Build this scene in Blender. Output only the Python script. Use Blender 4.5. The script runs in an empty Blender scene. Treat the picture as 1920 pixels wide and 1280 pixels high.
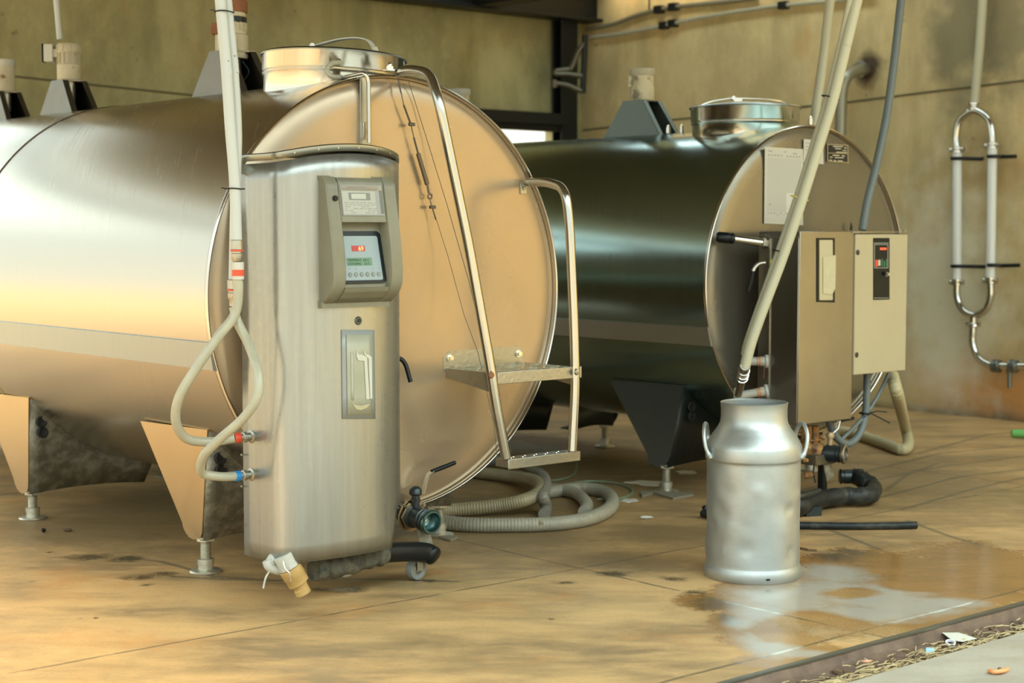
import bpy, bmesh, math, random
import numpy as np
from mathutils import Vector, Matrix
random.seed(7); rng = np.random.default_rng(7)
PI = math.pi
scene = bpy.context.scene
COL = scene.collection
V = Vector
# ------------------------------------------------------------------ camera & frames
FOC = 3080.0; HC = 1.25; PIT = math.atan(212/FOC)
CF = V((0, math.cos(PIT), -math.sin(PIT))); CU = V((0, math.sin(PIT), math.cos(PIT))); CR = V((1, 0, 0)); CC = V((0, 0, HC))
AX = V((-.653, .757, 0)).normalized(); NN = -AX; CX = V((-NN.y, NN.x, 0)); ZZ = V((0, 0, 1))
def ray(x, y): return CF + CR*((x-960)/FOC) + CU*((640-y)/FOC)
def plane(x, y, P, N):
    d = ray(x, y); return CC + d*((P-CC).dot(N)/d.dot(N))
def G(x, y, z=0.): return plane(x, y, V((0, 0, z)), ZZ)
def proj(P):
    v = P-CC; w = v.dot(CF); return (960+FOC*v.dot(CR)/w, 640-FOC*v.dot(CU)/w)
O1 = V((-.42, 5.985, 0)); Z1 = 1.01; R1 = .79
O2 = V((1.42, 7.82, 0)); Z2 = 1.0; R2 = .735
def T(o, u, w, z): return o + CX*u + NN*w + ZZ*z
def T1(u, w, z): return T(O1, u, w, z)
def T2(u, w, z): return T(O2, u, w, z)
def F1(x, y, w=0.): return plane(x, y, O1+NN*w, NN)
def F2(x, y, w=0.): return plane(x, y, O2+NN*w, NN)
def UV(u, v, z=0.): return CX*u + AX*v + ZZ*z
UR = 9.42; VB = 10.04
def WR(x, y, off=0.): return plane(x, y, CX*(UR-off), CX)
def WB(x, y, off=0.): return plane(x, y, AX*(VB-off), AX)
def loc(P, o): d = P-o; return (d.dot(CX), d.dot(NN), P.z)

# ------------------------------------------------------------------ materials
MATS = {}
def mat(name, col, metal=0., rough=.5, col2=None, nscale=6., namt=1., rvar=0., bump=0., bscale=60., stretch=(1, 1, 1), rot=0.,
        spot=None, spot_scale=20., spot_th=.68, spec=None, trans=0., alpha=1., emit=None, estr=0., detail=6., contrast=(.3, .7), bdist=.01, aniso=0., srot=None, cstretch=None):
    if name in MATS: return MATS[name]
    m = bpy.data.materials.new(name); m.use_nodes = True; nt = m.node_tree; N = nt.nodes; L = nt.links
    b = N['Principled BSDF']
    b.inputs['Metallic'].default_value = metal; b.inputs['Roughness'].default_value = rough
    b.inputs['Base Color'].default_value = (*col, 1)
    if spec is not None: b.inputs['Specular IOR Level'].default_value = spec
    if trans: b.inputs['Transmission Weight'].default_value = trans
    if alpha < 1: b.inputs['Alpha'].default_value = alpha
    if emit: b.inputs['Emission Color'].default_value = (*emit, 1); b.inputs['Emission Strength'].default_value = estr
    tc = N.new('ShaderNodeTexCoord'); mp = N.new('ShaderNodeMapping'); L.new(tc.outputs['Object'], mp.inputs['Vector'])
    mp.inputs['Rotation'].default_value = srot if srot else (0, 0, rot)
    mp.inputs['Scale'].default_value = stretch
    def noise(sc, det=detail, vec=None, rough_=.6):
        n = N.new('ShaderNodeTexNoise'); n.inputs['Scale'].default_value = sc; n.inputs['Detail'].default_value = det; n.inputs['Roughness'].default_value = rough_
        L.new(vec or tc.outputs['Object'], n.inputs['Vector']); return n
    def ramp(src, a, bb):
        r = N.new('ShaderNodeMapRange'); r.inputs['From Min'].default_value = a; r.inputs['From Max'].default_value = bb; L.new(src, r.inputs['Value']); return r.outputs['Result']
    cur = None
    if col2:
        cv = None
        if cstretch:
            m3 = N.new('ShaderNodeMapping'); L.new(tc.outputs['Object'], m3.inputs['Vector']); m3.inputs['Scale'].default_value = cstretch; cv = m3.outputs['Vector']
        n = noise(nscale, vec=cv); f = ramp(n.outputs['Fac'], *contrast)
        mx = N.new('ShaderNodeMix'); mx.data_type = 'RGBA'; mx.inputs['A'].default_value = (*col, 1); mx.inputs['B'].default_value = (*col2, 1)
        L.new(f, mx.inputs['Factor']); cur = mx.outputs['Result']
    if spot:
        n = noise(spot_scale, 8); f = ramp(n.outputs['Fac'], spot_th, spot_th+.05)
        mx = N.new('ShaderNodeMix'); mx.data_type = 'RGBA'; mx.inputs['B'].default_value = (*spot, 1)
        if cur: L.new(cur, mx.inputs['A'])
        else: mx.inputs['A'].default_value = (*col, 1)
        L.new(f, mx.inputs['Factor']); cur = mx.outputs['Result']
        if metal:
            r = N.new('ShaderNodeMapRange'); r.inputs['To Min'].default_value = metal; r.inputs['To Max'].default_value = 0; L.new(f, r.inputs['Value']); L.new(r.outputs['Result'], b.inputs['Metallic'])
    if cur: L.new(cur, b.inputs['Base Color'])
    if rvar:
        n = noise(bscale*.3, 6, mp.outputs['Vector']); r = N.new('ShaderNodeMapRange'); r.inputs['From Min'].default_value = .3; r.inputs['From Max'].default_value = .7
        r.inputs['To Min'].default_value = max(0, rough-rvar); r.inputs['To Max'].default_value = rough+rvar; L.new(n.outputs['Fac'], r.inputs['Value']); L.new(r.outputs['Result'], b.inputs['Roughness'])
    if bump:
        n = noise(bscale, 5, mp.outputs['Vector']); bp = N.new('ShaderNodeBump'); bp.inputs['Strength'].default_value = bump; bp.inputs['Distance'].default_value = bdist
        L.new(n.outputs['Fac'], bp.inputs['Height']); L.new(bp.outputs['Normal'], b.inputs['Normal'])
    MATS[name] = m; return m
ANG = math.atan2(AX.y, AX.x)
BR = dict(stretch=(14, .35, .35), rot=-ANG)           # brushed round the drum: fine along the axis
M = {}
M['shell1'] = mat('brushed_steel_bright', (.57, .52, .43), 1, .25, rvar=.03, bump=.012, bscale=26, bdist=.002, **BR, spot=(.40, .34, .24), spot_scale=38, spot_th=.82)
M['shell2'] = mat('brushed_steel_dark', (.36, .48, .46), 1, .20, rvar=.03, bump=.012, bscale=26, bdist=.002, **BR)
M['face1'] = mat('dull_steel_face', (.40, .31, .205), .55, .24, col2=(.35, .27, .175), nscale=2.2, rvar=.05, bump=.10, bscale=14, bdist=.003, spot=(.20, .10, .04), spot_scale=30, spot_th=.745)
M['face2'] = mat('dull_steel_face_back', (.24, .22, .165), .65, .24, col2=(.205, .19, .145), nscale=2.2, rvar=.05, bump=.10, bscale=12, bdist=.003)
M['cab1'] = mat('satin_steel_cabinet', (.36, .37, .345), .85, .32, col2=(.305, .31, .28), nscale=5, cstretch=(9, 9, .35), rvar=.06, bump=.10, bscale=160, bdist=.001, spot=(.42, .36, .24), spot_scale=60, spot_th=.72)
M['steel'] = mat('polished_steel', (.62, .60, .54), 1, .16, rvar=.05, bump=.04, bscale=30, bdist=.002)
M['steel_tube'] = mat('steel_tube', (.50, .49, .44), 1, .22, rvar=.06, spot=(.14, .08, .04), spot_scale=40, spot_th=.76)
M['belt'] = mat('satin_belt_steel', (.40, .44, .45), 1, .34, rvar=.06, bump=.1, bscale=40, bdist=.001, **BR)
M['belt2'] = mat('satin_belt_steel_dim', (.56, .56, .52), 1, .4, rvar=.05)
M['flange'] = mat('support_flange_steel', (.56, .42, .24), 1, .33, rvar=.06, bump=.08, bscale=30, bdist=.001)
M['saddle'] = mat('dirty_galvanised', (.17, .165, .125), .35, .55, col2=(.36, .34, .27), nscale=22, rvar=.1, bump=.3, bscale=60, bdist=.002, contrast=(.42, .66))
M['flange2'] = mat('support_flange_dark', (.10, .115, .11), .9, .45, rvar=.05)
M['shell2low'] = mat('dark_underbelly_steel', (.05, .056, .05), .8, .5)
M['alu'] = mat('worn_aluminium', (.46, .48, .46), .85, .46, col2=(.37, .40, .39), nscale=9, rvar=.06, bump=.35, bscale=9, bdist=.006, spot=(.40, .36, .28), spot_scale=70, spot_th=.72)
M['black'] = mat('black_rubber', (.004, .006, .007), 0, .38, spec=.3, bump=.1, bscale=80)
M['blackp'] = mat('black_plastic', (.005, .008, .009), 0, .3, spec=.3)
M['darkhole'] = mat('dark_cap', (.006, .007, .007), 0, .6)
M['white_pipe'] = mat('white_plastic_pipe', (.46, .485, .46), 0, .32, spot=(.25, .22, .14), spot_scale=90, spot_th=.74)
M['cream_pipe'] = mat('cream_plastic_pipe', (.46, .445, .31), 0, .38)
M['hose_clear'] = mat('translucent_hose', (.40, .385, .285), 0, .28, col2=(.33, .315, .23), nscale=12)
M['hose_grey'] = mat('ribbed_hose_pvc', (.21, .20, .15), 0, .42, col2=(.31, .285, .21), nscale=7, spot=(.14, .085, .03), spot_scale=14, spot_th=.64, bump=.2, bscale=70)
M['hose_tan'] = mat('tan_corrugated_hose', (.44, .38, .22), 0, .6, bump=.2, bscale=60)
M['hose_blk'] = mat('dirty_black_hose', (.010, .013, .013), 0, .45, spec=.3, col2=(.06, .058, .042), nscale=12, contrast=(.5, .75), bump=.3, bscale=50)
M['sleeve'] = mat('mouldy_insulation', (.02, .022, .017), 0, .85, col2=(.13, .12, .08), nscale=30, bump=.6, bscale=70, bdist=.004)
M['grey_cable'] = mat('grey_cable', (.12, .145, .14), 0, .45)
M['green'] = mat('green_plastic', (.14, .42, .10), 0, .35)
M['greenhose'] = mat('green_grey_hose', (.16, .20, .12), 0, .45)
M['beige'] = mat('beige_paint', (.43, .375, .235), 0, .42, col2=(.40, .345, .215), nscale=5)
M['housing'] = mat('grey_beige_plastic', (.19, .185, .13), 0, .34, col2=(.155, .15, .105), nscale=8, bump=.05, bscale=120)
M['screen'] = mat('pale_blue_panel', (.24, .30, .31), 0, .35)
M['lcd'] = mat('green_lcd', (.10, .21, .12), 0, .25)
M['lcdtext'] = mat('lcd_ink', (.01, .04, .02), 0, .5)
M['ledred'] = mat('red_led_window', (.30, .01, .005), 0, .2, emit=(1, .03, .01), estr=.08)
M['ledon'] = mat('red_led_digit', (1, .3, .1), 0, .3, emit=(1, .28, .08), estr=2.2)
M['ledon2'] = mat('red_led_dot', (1, .1, .05), 0, .3, emit=(1, .05, .02), estr=2.)
M['red'] = mat('red_plastic', (.62, .07, .025), 0, .4)
M['blue'] = mat('blue_plastic', (.02, .22, .52), 0, .4)
M['paper'] = mat('white_paper', (.50, .49, .42), 0, .7)
M['ink'] = mat('grey_ink', (.20, .20, .18), 0, .7)
M['ink_faint'] = mat('faint_ink', (.36, .36, .33), 0, .7)
M['brownstrip'] = mat('brown_label_strip', (.26, .22, .17), 0, .5)
M['pocket'] = mat('plastic_pocket', (.25, .265, .25), 0, .22)
M['pocket_in'] = mat('pocket_sheet', (.28, .29, .21), 0, .4, col2=(.34, .34, .26), nscale=8)
M['nameplate'] = mat('black_nameplate', (.02, .022, .02), .3, .35)
M['platetext'] = mat('nameplate_ink', (.60, .56, .45), .3, .4)
M['motor'] = mat('cream_motor_paint', (.52, .47, .33), 0, .45, col2=(.42, .37, .25), nscale=9, spot=(.20, .11, .04), spot_scale=24, spot_th=.64)
M['motor_dirty'] = mat('soiled_motor_paint', (.62, .54, .34), 0, .5, col2=(.05, .04, .025), nscale=13, contrast=(.5, .68))
M['rust'] = mat('rusty_cap', (.16, .055, .025), 0, .8, col2=(.26, .11, .05), nscale=20, bump=.4)
M['orange_rust'] = mat('orange_rust', (.42, .20, .05), 0, .8, col2=(.12, .07, .035), nscale=26, bump=.4, contrast=(.4, .6))
M['cover'] = mat('agitator_cover_steel', (.20, .185, .15), 1, .4, rvar=.05)
M['cover2'] = mat('agitator_cover_grey', (.15, .175, .155), .8, .42)
M['brass'] = mat('yellow_plastic_fitting', (.48, .31, .11), 0, .5, col2=(.38, .24, .08), nscale=20)
M['whitefit'] = mat('white_fitting', (.44, .43, .37), 0, .45)
M['dark_steel'] = mat('dark_painted_steel', (.007, .009, .008), .2, .5)
M['zinc'] = mat('zinc_steel', (.40, .385, .32), 1, .4, bump=.2, bscale=60)
M['footm'] = mat('foot_zinc', (.62, .60, .50), .8, .4, col2=(.45, .42, .33), nscale=30)
M['tealring'] = mat('teal_grey_ring', (.10, .19, .20), .9, .25)
M['coupl'] = mat('dark_cam_coupling', (.035, .045, .045), .5, .32)
M['yellow'] = mat('warning_yellow', (.72, .60, .10), 0, .5)
M['glassp'] = mat('milk_film_glass', (.80, .82, .78), 0, .12, bump=.02)
M['lid'] = mat('lid_steel', (.34, .38, .36), 1, .3, rvar=.05)
M['wire'] = mat('dark_wire', (.10, .09, .07), .7, .5)
M['straw'] = mat('dry_straw', (.46, .36, .18), 0, .8, col2=(.34, .25, .12), nscale=40)
M['leafd'] = mat('brown_debris', (.12, .075, .035), 0, .85)
M['rubbish'] = mat('dirty_white_scrap', (.58, .56, .48), 0, .7)
M['orange'] = mat('orange_plastic', (.72, .28, .10), 0, .5)
M['lblue'] = mat('light_blue_wrapper', (.30, .48, .56), 0, .4)
M['milk'] = mat('spilled_milk', (.74, .76, .72), 0, .15)
M['roof'] = mat('dark_roof', (.10, .09, .06), 0, .8)
M['skin_rim'] = mat('rim_steel', (.60, .55, .47), 1, .2)

# ------------------------------------------------------------------ mesh builder
class MB:
    def __init__(s): s.v = []; s.f = []; s.m = []
    def add(s, vs, fs, mi=0):
        k = len(s.v); s.v += [V(p) for p in vs]; s.f += [tuple(i+k for i in f) for f in fs]; s.m += [mi]*len(fs); return s
    def box(s, c, ex, ey, ez, mi=0):      # half-extent vectors
        c = V(c); ex, ey, ez = V(ex), V(ey), V(ez)
        if ex.cross(ey).dot(ez) < 0: ex = -ex
        vs = [c+ex*i+ey*j+ez*k for i in (-1, 1) for j in (-1, 1) for k in (-1, 1)]
        return s.add(vs, [(0, 1, 3, 2), (4, 6, 7, 5), (0, 4, 5, 1), (2, 3, 7, 6), (0, 2, 6, 4), (1, 5, 7, 3)], mi)
    def frame(s, o, u0, u1, w0, w1, z0, z1, mi=0):
        return s.box(T(o, (u0+u1)/2, (w0+w1)/2, (z0+z1)/2), CX*((u1-u0)/2), NN*((w1-w0)/2), ZZ*((z1-z0)/2), mi)
    def tube(s, pts, r, n=12, caps=True, closed=False, mi=0, rs=None, up=None):
        pts = [V(p) for p in pts]; k = len(pts); rings = []
        prev = None
        for i, p in enumerate(pts):
            if closed: t = pts[(i+1) % k]-pts[i-1]
            else: t = (pts[min(i+1, k-1)]-pts[max(i-1, 0)])
            t = t.normalized() if t.length > 1e-9 else V((0, 0, 1))
            if prev is None:
                h = V(up) if up else (ZZ if abs(t.z) < .9 else CX); a = t.cross(h).normalized()
            else:
                a = (prev - t*prev.dot(t)).normalized()
            prev = a; b = t.cross(a); rr = rs[i] if rs else r
            rings.append([p+(a*math.cos(2*PI*j/n)+b*math.sin(2*PI*j/n))*rr for j in range(n)])
        vs = [q for rg in rings for q in rg]; fs = []
        for i in range(k if closed else k-1):
            i2 = (i+1) % k
            for j in range(n): fs.append((i*n+j, i2*n+j, i2*n+(j+1) % n, i*n+(j+1) % n))
        if caps and not closed: fs.append(tuple(range(n))); fs.append(tuple((k-1)*n+j for j in reversed(range(n))))
        # outward orientation
        return s.add(vs, [tuple(reversed(f)) for f in fs], mi)
    def lathe(s, o, ax, prof, n=48, mi=0, caps=True, x=None, arc=None, wob=None):
        o = V(o); ax = V(ax).normalized(); h = V(x) if x else (ZZ if abs(ax.z) < .9 else CX)
        a = (h-ax*h.dot(ax)).normalized(); b = ax.cross(a); vs = []; k = len(prof)
        a0, a1 = arc if arc else (0, 2*PI); full = arc is None; m = n if full else n+1
        for (r, t) in prof:
            for j in range(m):
                th = a0+(a1-a0)*j/n; rr = r+(wob(th, t) if wob else 0)
                vs.append(o+ax*t+(a*math.cos(th)+b*math.sin(th))*rr)
        fs = []
        for i in range(k-1):
            for j in range(n):
                j2 = (j+1) % m if full else j+1
                fs.append((i*m+j, i*m+j2, (i+1)*m+j2, (i+1)*m+j))
        if caps and full:
            if prof[0][0] > 1e-6: fs.append(tuple(reversed(range(m))))
            if prof[-1][0] > 1e-6: fs.append(tuple((k-1)*m+j for j in range(m)))
        return s.add(vs, fs, mi)
    def cyl(s, p, q, r, n=20, mi=0, r2=None):
        p, q = V(p), V(q); return s.lathe(p, q-p, [(r, 0), (r if r2 is None else r2, (q-p).length)], n, mi)
    def prism(s, poly, ext, mi=0):
        poly = [V(p) for p in poly]; ext = V(ext); k = len(poly)
        nrm = sum(((poly[i]-poly[0]).cross(poly[(i+1) % k]-poly[0]) for i in range(k)), V((0, 0, 0)))
        if nrm.dot(ext) > 0: poly = poly[::-1]
        vs = poly+[p+ext for p in poly]
        fs = [tuple(range(k)), tuple(k+i for i in reversed(range(k)))]+[(i, k+i, k+(i+1) % k, (i+1) % k) for i in range(k)]
        return s.add(vs, fs, mi)
    def ribbon(s, pts, side, half, th):    # flat strap along pts, width 2*half along side
        pts = [V(p) for p in pts]; side = V(side).normalized(); vs = []; k = len(pts)
        for i, p in enumerate(pts):
            t = (pts[min(i+1, k-1)]-pts[max(i-1, 0)]).normalized(); nn = t.cross(side).normalized()
            sd = side
            vs += [p-sd*half-nn*th/2, p+sd*half-nn*th/2, p+sd*half+nn*th/2, p-sd*half+nn*th/2]
        fs = []
        for i in range(k-1):
            for j in range(4): fs.append((i*4+j, i*4+(j+1) % 4, (i+1)*4+(j+1) % 4, (i+1)*4+j))
        fs += [(3, 2, 1, 0), tuple((k-1)*4+j for j in range(4))]
        return s.add(vs, fs)
    def grid(s, fn, nx, ny, mi=0):
        vs = [fn(i/nx, j/ny) for j in range(ny+1) for i in range(nx+1)]
        return s.add(vs, [(j*(nx+1)+i, j*(nx+1)+i+1, (j+1)*(nx+1)+i+1, (j+1)*(nx+1)+i) for j in range(ny) for i in range(nx)], mi)
    def build(s, name, mats, root=None, bev=0., smooth=40, solid=0., seg=2, recalc=True, origin=None):
        mats = mats if isinstance(mats, (list, tuple)) else [mats]
        if root is not None: org = root.matrix_world.translation if False else V(root['_o']) if '_o' in root else V(root.location)
        elif origin is not None: org = V(origin)
        else:
            xs = [p.x for p in s.v]; ys = [p.y for p in s.v]; zs = [p.z for p in s.v]
            org = V(((min(xs)+max(xs))/2, (min(ys)+max(ys))/2, min(zs)))
        me = bpy.data.meshes.new(name); me.from_pydata([tuple(p-org) for p in s.v], [], s.f)
        for m in mats: me.materials.append(m)
        me.polygons.foreach_set('material_index', s.m)
        if recalc:
            bm = bmesh.new(); bm.from_mesh(me); bmesh.ops.recalc_face_normals(bm, faces=bm.faces); bm.to_mesh(me); bm.free()
        if smooth:
            me.polygons.foreach_set('use_smooth', [True]*len(me.polygons)); me.set_sharp_from_angle(angle=math.radians(smooth))
        o = bpy.data.objects.new(name, me); COL.objects.link(o)
        if root is not None: o.parent = root; o['_o'] = tuple(org)
        else: o.location = org; o['_o'] = tuple(org)
        if solid:
            md = o.modifiers.new('thickness', 'SOLIDIFY'); md.thickness = solid; md.offset = 0
        if bev:
            md = o.modifiers.new('bevel', 'BEVEL'); md.width = bev; md.segments = seg; md.limit_method = 'ANGLE'; md.angle_limit = math.radians(40)
        return o
def root(name, label, cat, at, group=None):
    o = bpy.data.objects.new(name, None); COL.objects.link(o); o.location = at; o['_o'] = tuple(at); o.empty_display_size = .1
    o['label'] = label; o['category'] = cat
    if group: o['group'] = group
    return o
def tag(o, label, cat, group=None, kind=None):
    o['label'] = label; o['category'] = cat
    if group: o['group'] = group
    if kind: o['kind'] = kind
    return o
def struct(o, label=None):
    o['kind'] = 'structure'
    if label: o['label'] = label
    return o
def plabel(o, l): o['label'] = l; return o
def smooth_path(pts, k=8, closed=False):
    pts = [V(p) for p in pts]; n = len(pts); out = []
    for i in range(n if closed else n-1):
        p1, p2 = pts[i], pts[(i+1) % n]
        p0 = pts[i-1] if (i > 0 or closed) else p1*2-p2
        p3 = pts[(i+2) % n] if (i+2 < n or closed) else p2*2-p1
        for j in range(k):
            t = j/k
            out.append(.5*((2*p1)+(p2-p0)*t+(2*p0-5*p1+4*p2-p3)*t*t+(3*p1-p0-3*p2+p3)*t**3))
    if not closed: out.append(pts[-1])
    return out
def fillet(pts, r, k=7):
    pts = [V(p) for p in pts]; out = [pts[0]]
    for i in range(1, len(pts)-1):
        a, b, c = pts[i-1], pts[i], pts[i+1]; rr = min(r, (a-b).length*.48, (c-b).length*.48)
        p = b+(a-b).normalized()*rr; q = b+(c-b).normalized()*rr
        for j in range(k+1):
            t = j/k; out.append(p*(1-t)**2+b*2*t*(1-t)+q*t*t)
    out.append(pts[-1]); return out
def text_mb(body, P, ex, ez, size, th=.0006, align='LEFT', spacing=1.0):   # lettering as real thin geometry
    cu = bpy.data.curves.new('t', 'FONT'); cu.body = body; cu.size = size; cu.align_x = align; cu.resolution_u = 2; cu.space_character = spacing
    ob = bpy.data.objects.new('t', cu); COL.objects.link(ob)
    dg = bpy.context.evaluated_depsgraph_get(); dg.update(); me = bpy.data.meshes.new_from_object(ob.evaluated_get(dg))
    b = MB(); nn = V(ex).cross(V(ez)); b.add([V(P)+V(ex)*v.co.x+V(ez)*v.co.y+nn*th for v in me.vertices], [tuple(p.vertices) for p in me.polygons])
    bpy.data.objects.remove(ob); bpy.data.meshes.remove(me); bpy.data.curves.remove(cu); return b

# ================================================================== SETTING
# ---- floor with stains and painted-in shade held in vertex attributes (real positions on the concrete)
VD = 2.99; VD2 = 2.77
def build_floor():
    us = np.concatenate([np.arange(-6, 1.4, .4), np.arange(1.4, 7.2, .018), np.arange(7.2, 9.5, .05)]); us[-1] = UR+.05
    vs = np.concatenate([[VD], np.arange(VD+.015, 6.2, .018), np.arange(6.2, VB+.1, .06)])
    U, W = np.meshgrid(us, vs); X = U*CX.x+W*AX.x; Y = U*CX.y+W*AX.y
    co = np.stack([X, Y, np.zeros_like(X)], -1).reshape(-1, 3); nu, nv = len(us), len(vs)
    x = co[:, 0]; y = co[:, 1]
    def field(blobs, soft=.5):
        out = np.zeros(len(x))
        for b in blobs:
            px, py, rx, ry = b[:4]; ang = b[4] if len(b) > 4 else 0
            g = G(px, py); Yd = g.y; ax_ = rx*Yd/FOC; ay = ry*Yd*Yd/(FOC*HC)
            dx = x-g.x; dy = y-g.y; ca, sa = math.cos(ang), math.sin(ang)
            e = np.sqrt(((dx*ca+dy*sa)/ax_)**2+((-dx*sa+dy*ca)/ay)**2)
            out = np.maximum(out, np.clip(1.5-e, 0, 1.5)*.6666)
        return out
    def strokes(lines, wpx):
        out = np.zeros(len(x))
        for ln in lines:
            pts = [G(*p) for p in ln]
            for a, b in zip(pts, pts[1:]):
                abx, aby = b.x-a.x, b.y-a.y; t = np.clip(((x-a.x)*abx+(y-a.y)*aby)/(abx*abx+aby*aby), 0, 1)
                d = np.hypot(x-a.x-t*abx, y-a.y-t*aby); out = np.maximum(out, np.clip(1-.5*d/wpx, 0, 1))
        return out
    wet = field([(1330, 1128, 75, 22), (1395, 1165, 80, 38), (1450, 1200, 110, 32), (1560, 1120, 190, 75), (1700, 1090, 260, 80), (1850, 1060, 150, 60), (1680, 1150, 260, 50), (1560, 1060, 80, 28), (1440, 1110, 120, 35),
                 (1450, 1240, 90, 16), (1520, 1222, 120, 18)])
    dark = field([(1335, 1133, 62, 20), (1300, 1110, 40, 8), (1365, 1160, 32, 18), (1560, 1042, 85, 16), (1600, 1035, 60, 10), (1260, 1085, 40, 6), (1150, 1075, 55, 7), (1060, 1092, 40, 5),
                  (240, 1048, 60, 9), (170, 1044, 70, 8), (95, 1035, 12, 2.5), (270, 1082, 55, 8), (275, 1096, 24, 5), (310, 1075, 40, 6), (640, 1105, 90, 10), (240, 1148, 20, 4), (180, 1158, 10, 3), (150, 1159, 8, 2.5), (60, 1090, 14, 2.5),
                  (800, 1088, 45, 4), (1035, 1160, 22, 3)])
    lines = strokes([[(230, 1045), (300, 1052), (360, 1068), (400, 1080), (500, 1086)], [(320, 1080), (420, 1086), (520, 1088), (700, 1085), (860, 1090)],
                     [(1500, 920), (1640, 880), (1760, 850), (1920, 835)], [(1640, 900), (1760, 875), (1920, 855)], [(1640, 935), (1800, 893), (1920, 880)],
                     [(1690, 955), (1830, 915), (1920, 895)], [(1700, 975), (1780, 1005), (1840, 1022)], [(1560, 995), (1650, 1030)], [(1720, 850), (1850, 815), (1920, 808)], [(1660, 920), (1700, 890), (1760, 868)]], .020)
    milky = field([(1560, 1110, 110, 30), (1440, 1150, 70, 24), (1400, 1175, 45, 22), (1450, 1215, 60, 20), (1620, 1150, 130, 22), (1700, 1140, 120, 16), (1770, 1130, 90, 12), (1560, 1075, 80, 22), (1500, 1225, 70, 9), (1480, 1120, 120, 34), (1640, 1120, 130, 30), (1410, 1190, 40, 26)])
    milky -= 1.3*field([(1595, 1112, 52, 9), (1530, 1168, 80, 18), (1480, 1185, 90, 16), (1730, 1098, 60, 8), (1620, 1190, 60, 10), (1700, 1180, 40, 8)])
    shade = field([(960, 1010, 260, 40), (1150, 1050, 140, 26), (200, 1000, 260, 40), (1700, 900, 260, 70), (1250, 1000, 200, 30), (700, 1090, 180, 18), (1100, 860, 300, 80), (250, 960, 260, 60), (620, 1000, 260, 40), (960, 950, 260, 50)])  # shade under and between the tanks, painted into the floor colour
    sand = field([(850, 1100, 140, 22), (1150, 1150, 200, 40), (1600, 1112, 60, 10), (1540, 1170, 90, 22), (1650, 1185, 80, 14), (1060, 1075, 80, 14), (1500, 1200, 120, 18)])
    me = bpy.data.meshes.new('floor')
    idx = np.arange(nu*nv).reshape(nv, nu)
    q = np.stack([idx[:-1, :-1], idx[:-1, 1:], idx[1:, 1:], idx[1:, :-1]], -1).reshape(-1, 4)
    me.from_pydata(co.tolist(), [], q.tolist())
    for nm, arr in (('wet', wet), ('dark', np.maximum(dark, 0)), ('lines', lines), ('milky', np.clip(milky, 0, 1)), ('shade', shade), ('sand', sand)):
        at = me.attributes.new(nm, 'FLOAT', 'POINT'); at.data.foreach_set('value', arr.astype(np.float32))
    o = bpy.data.objects.new('floor', me); COL.objects.link(o); return struct(o)
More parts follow.
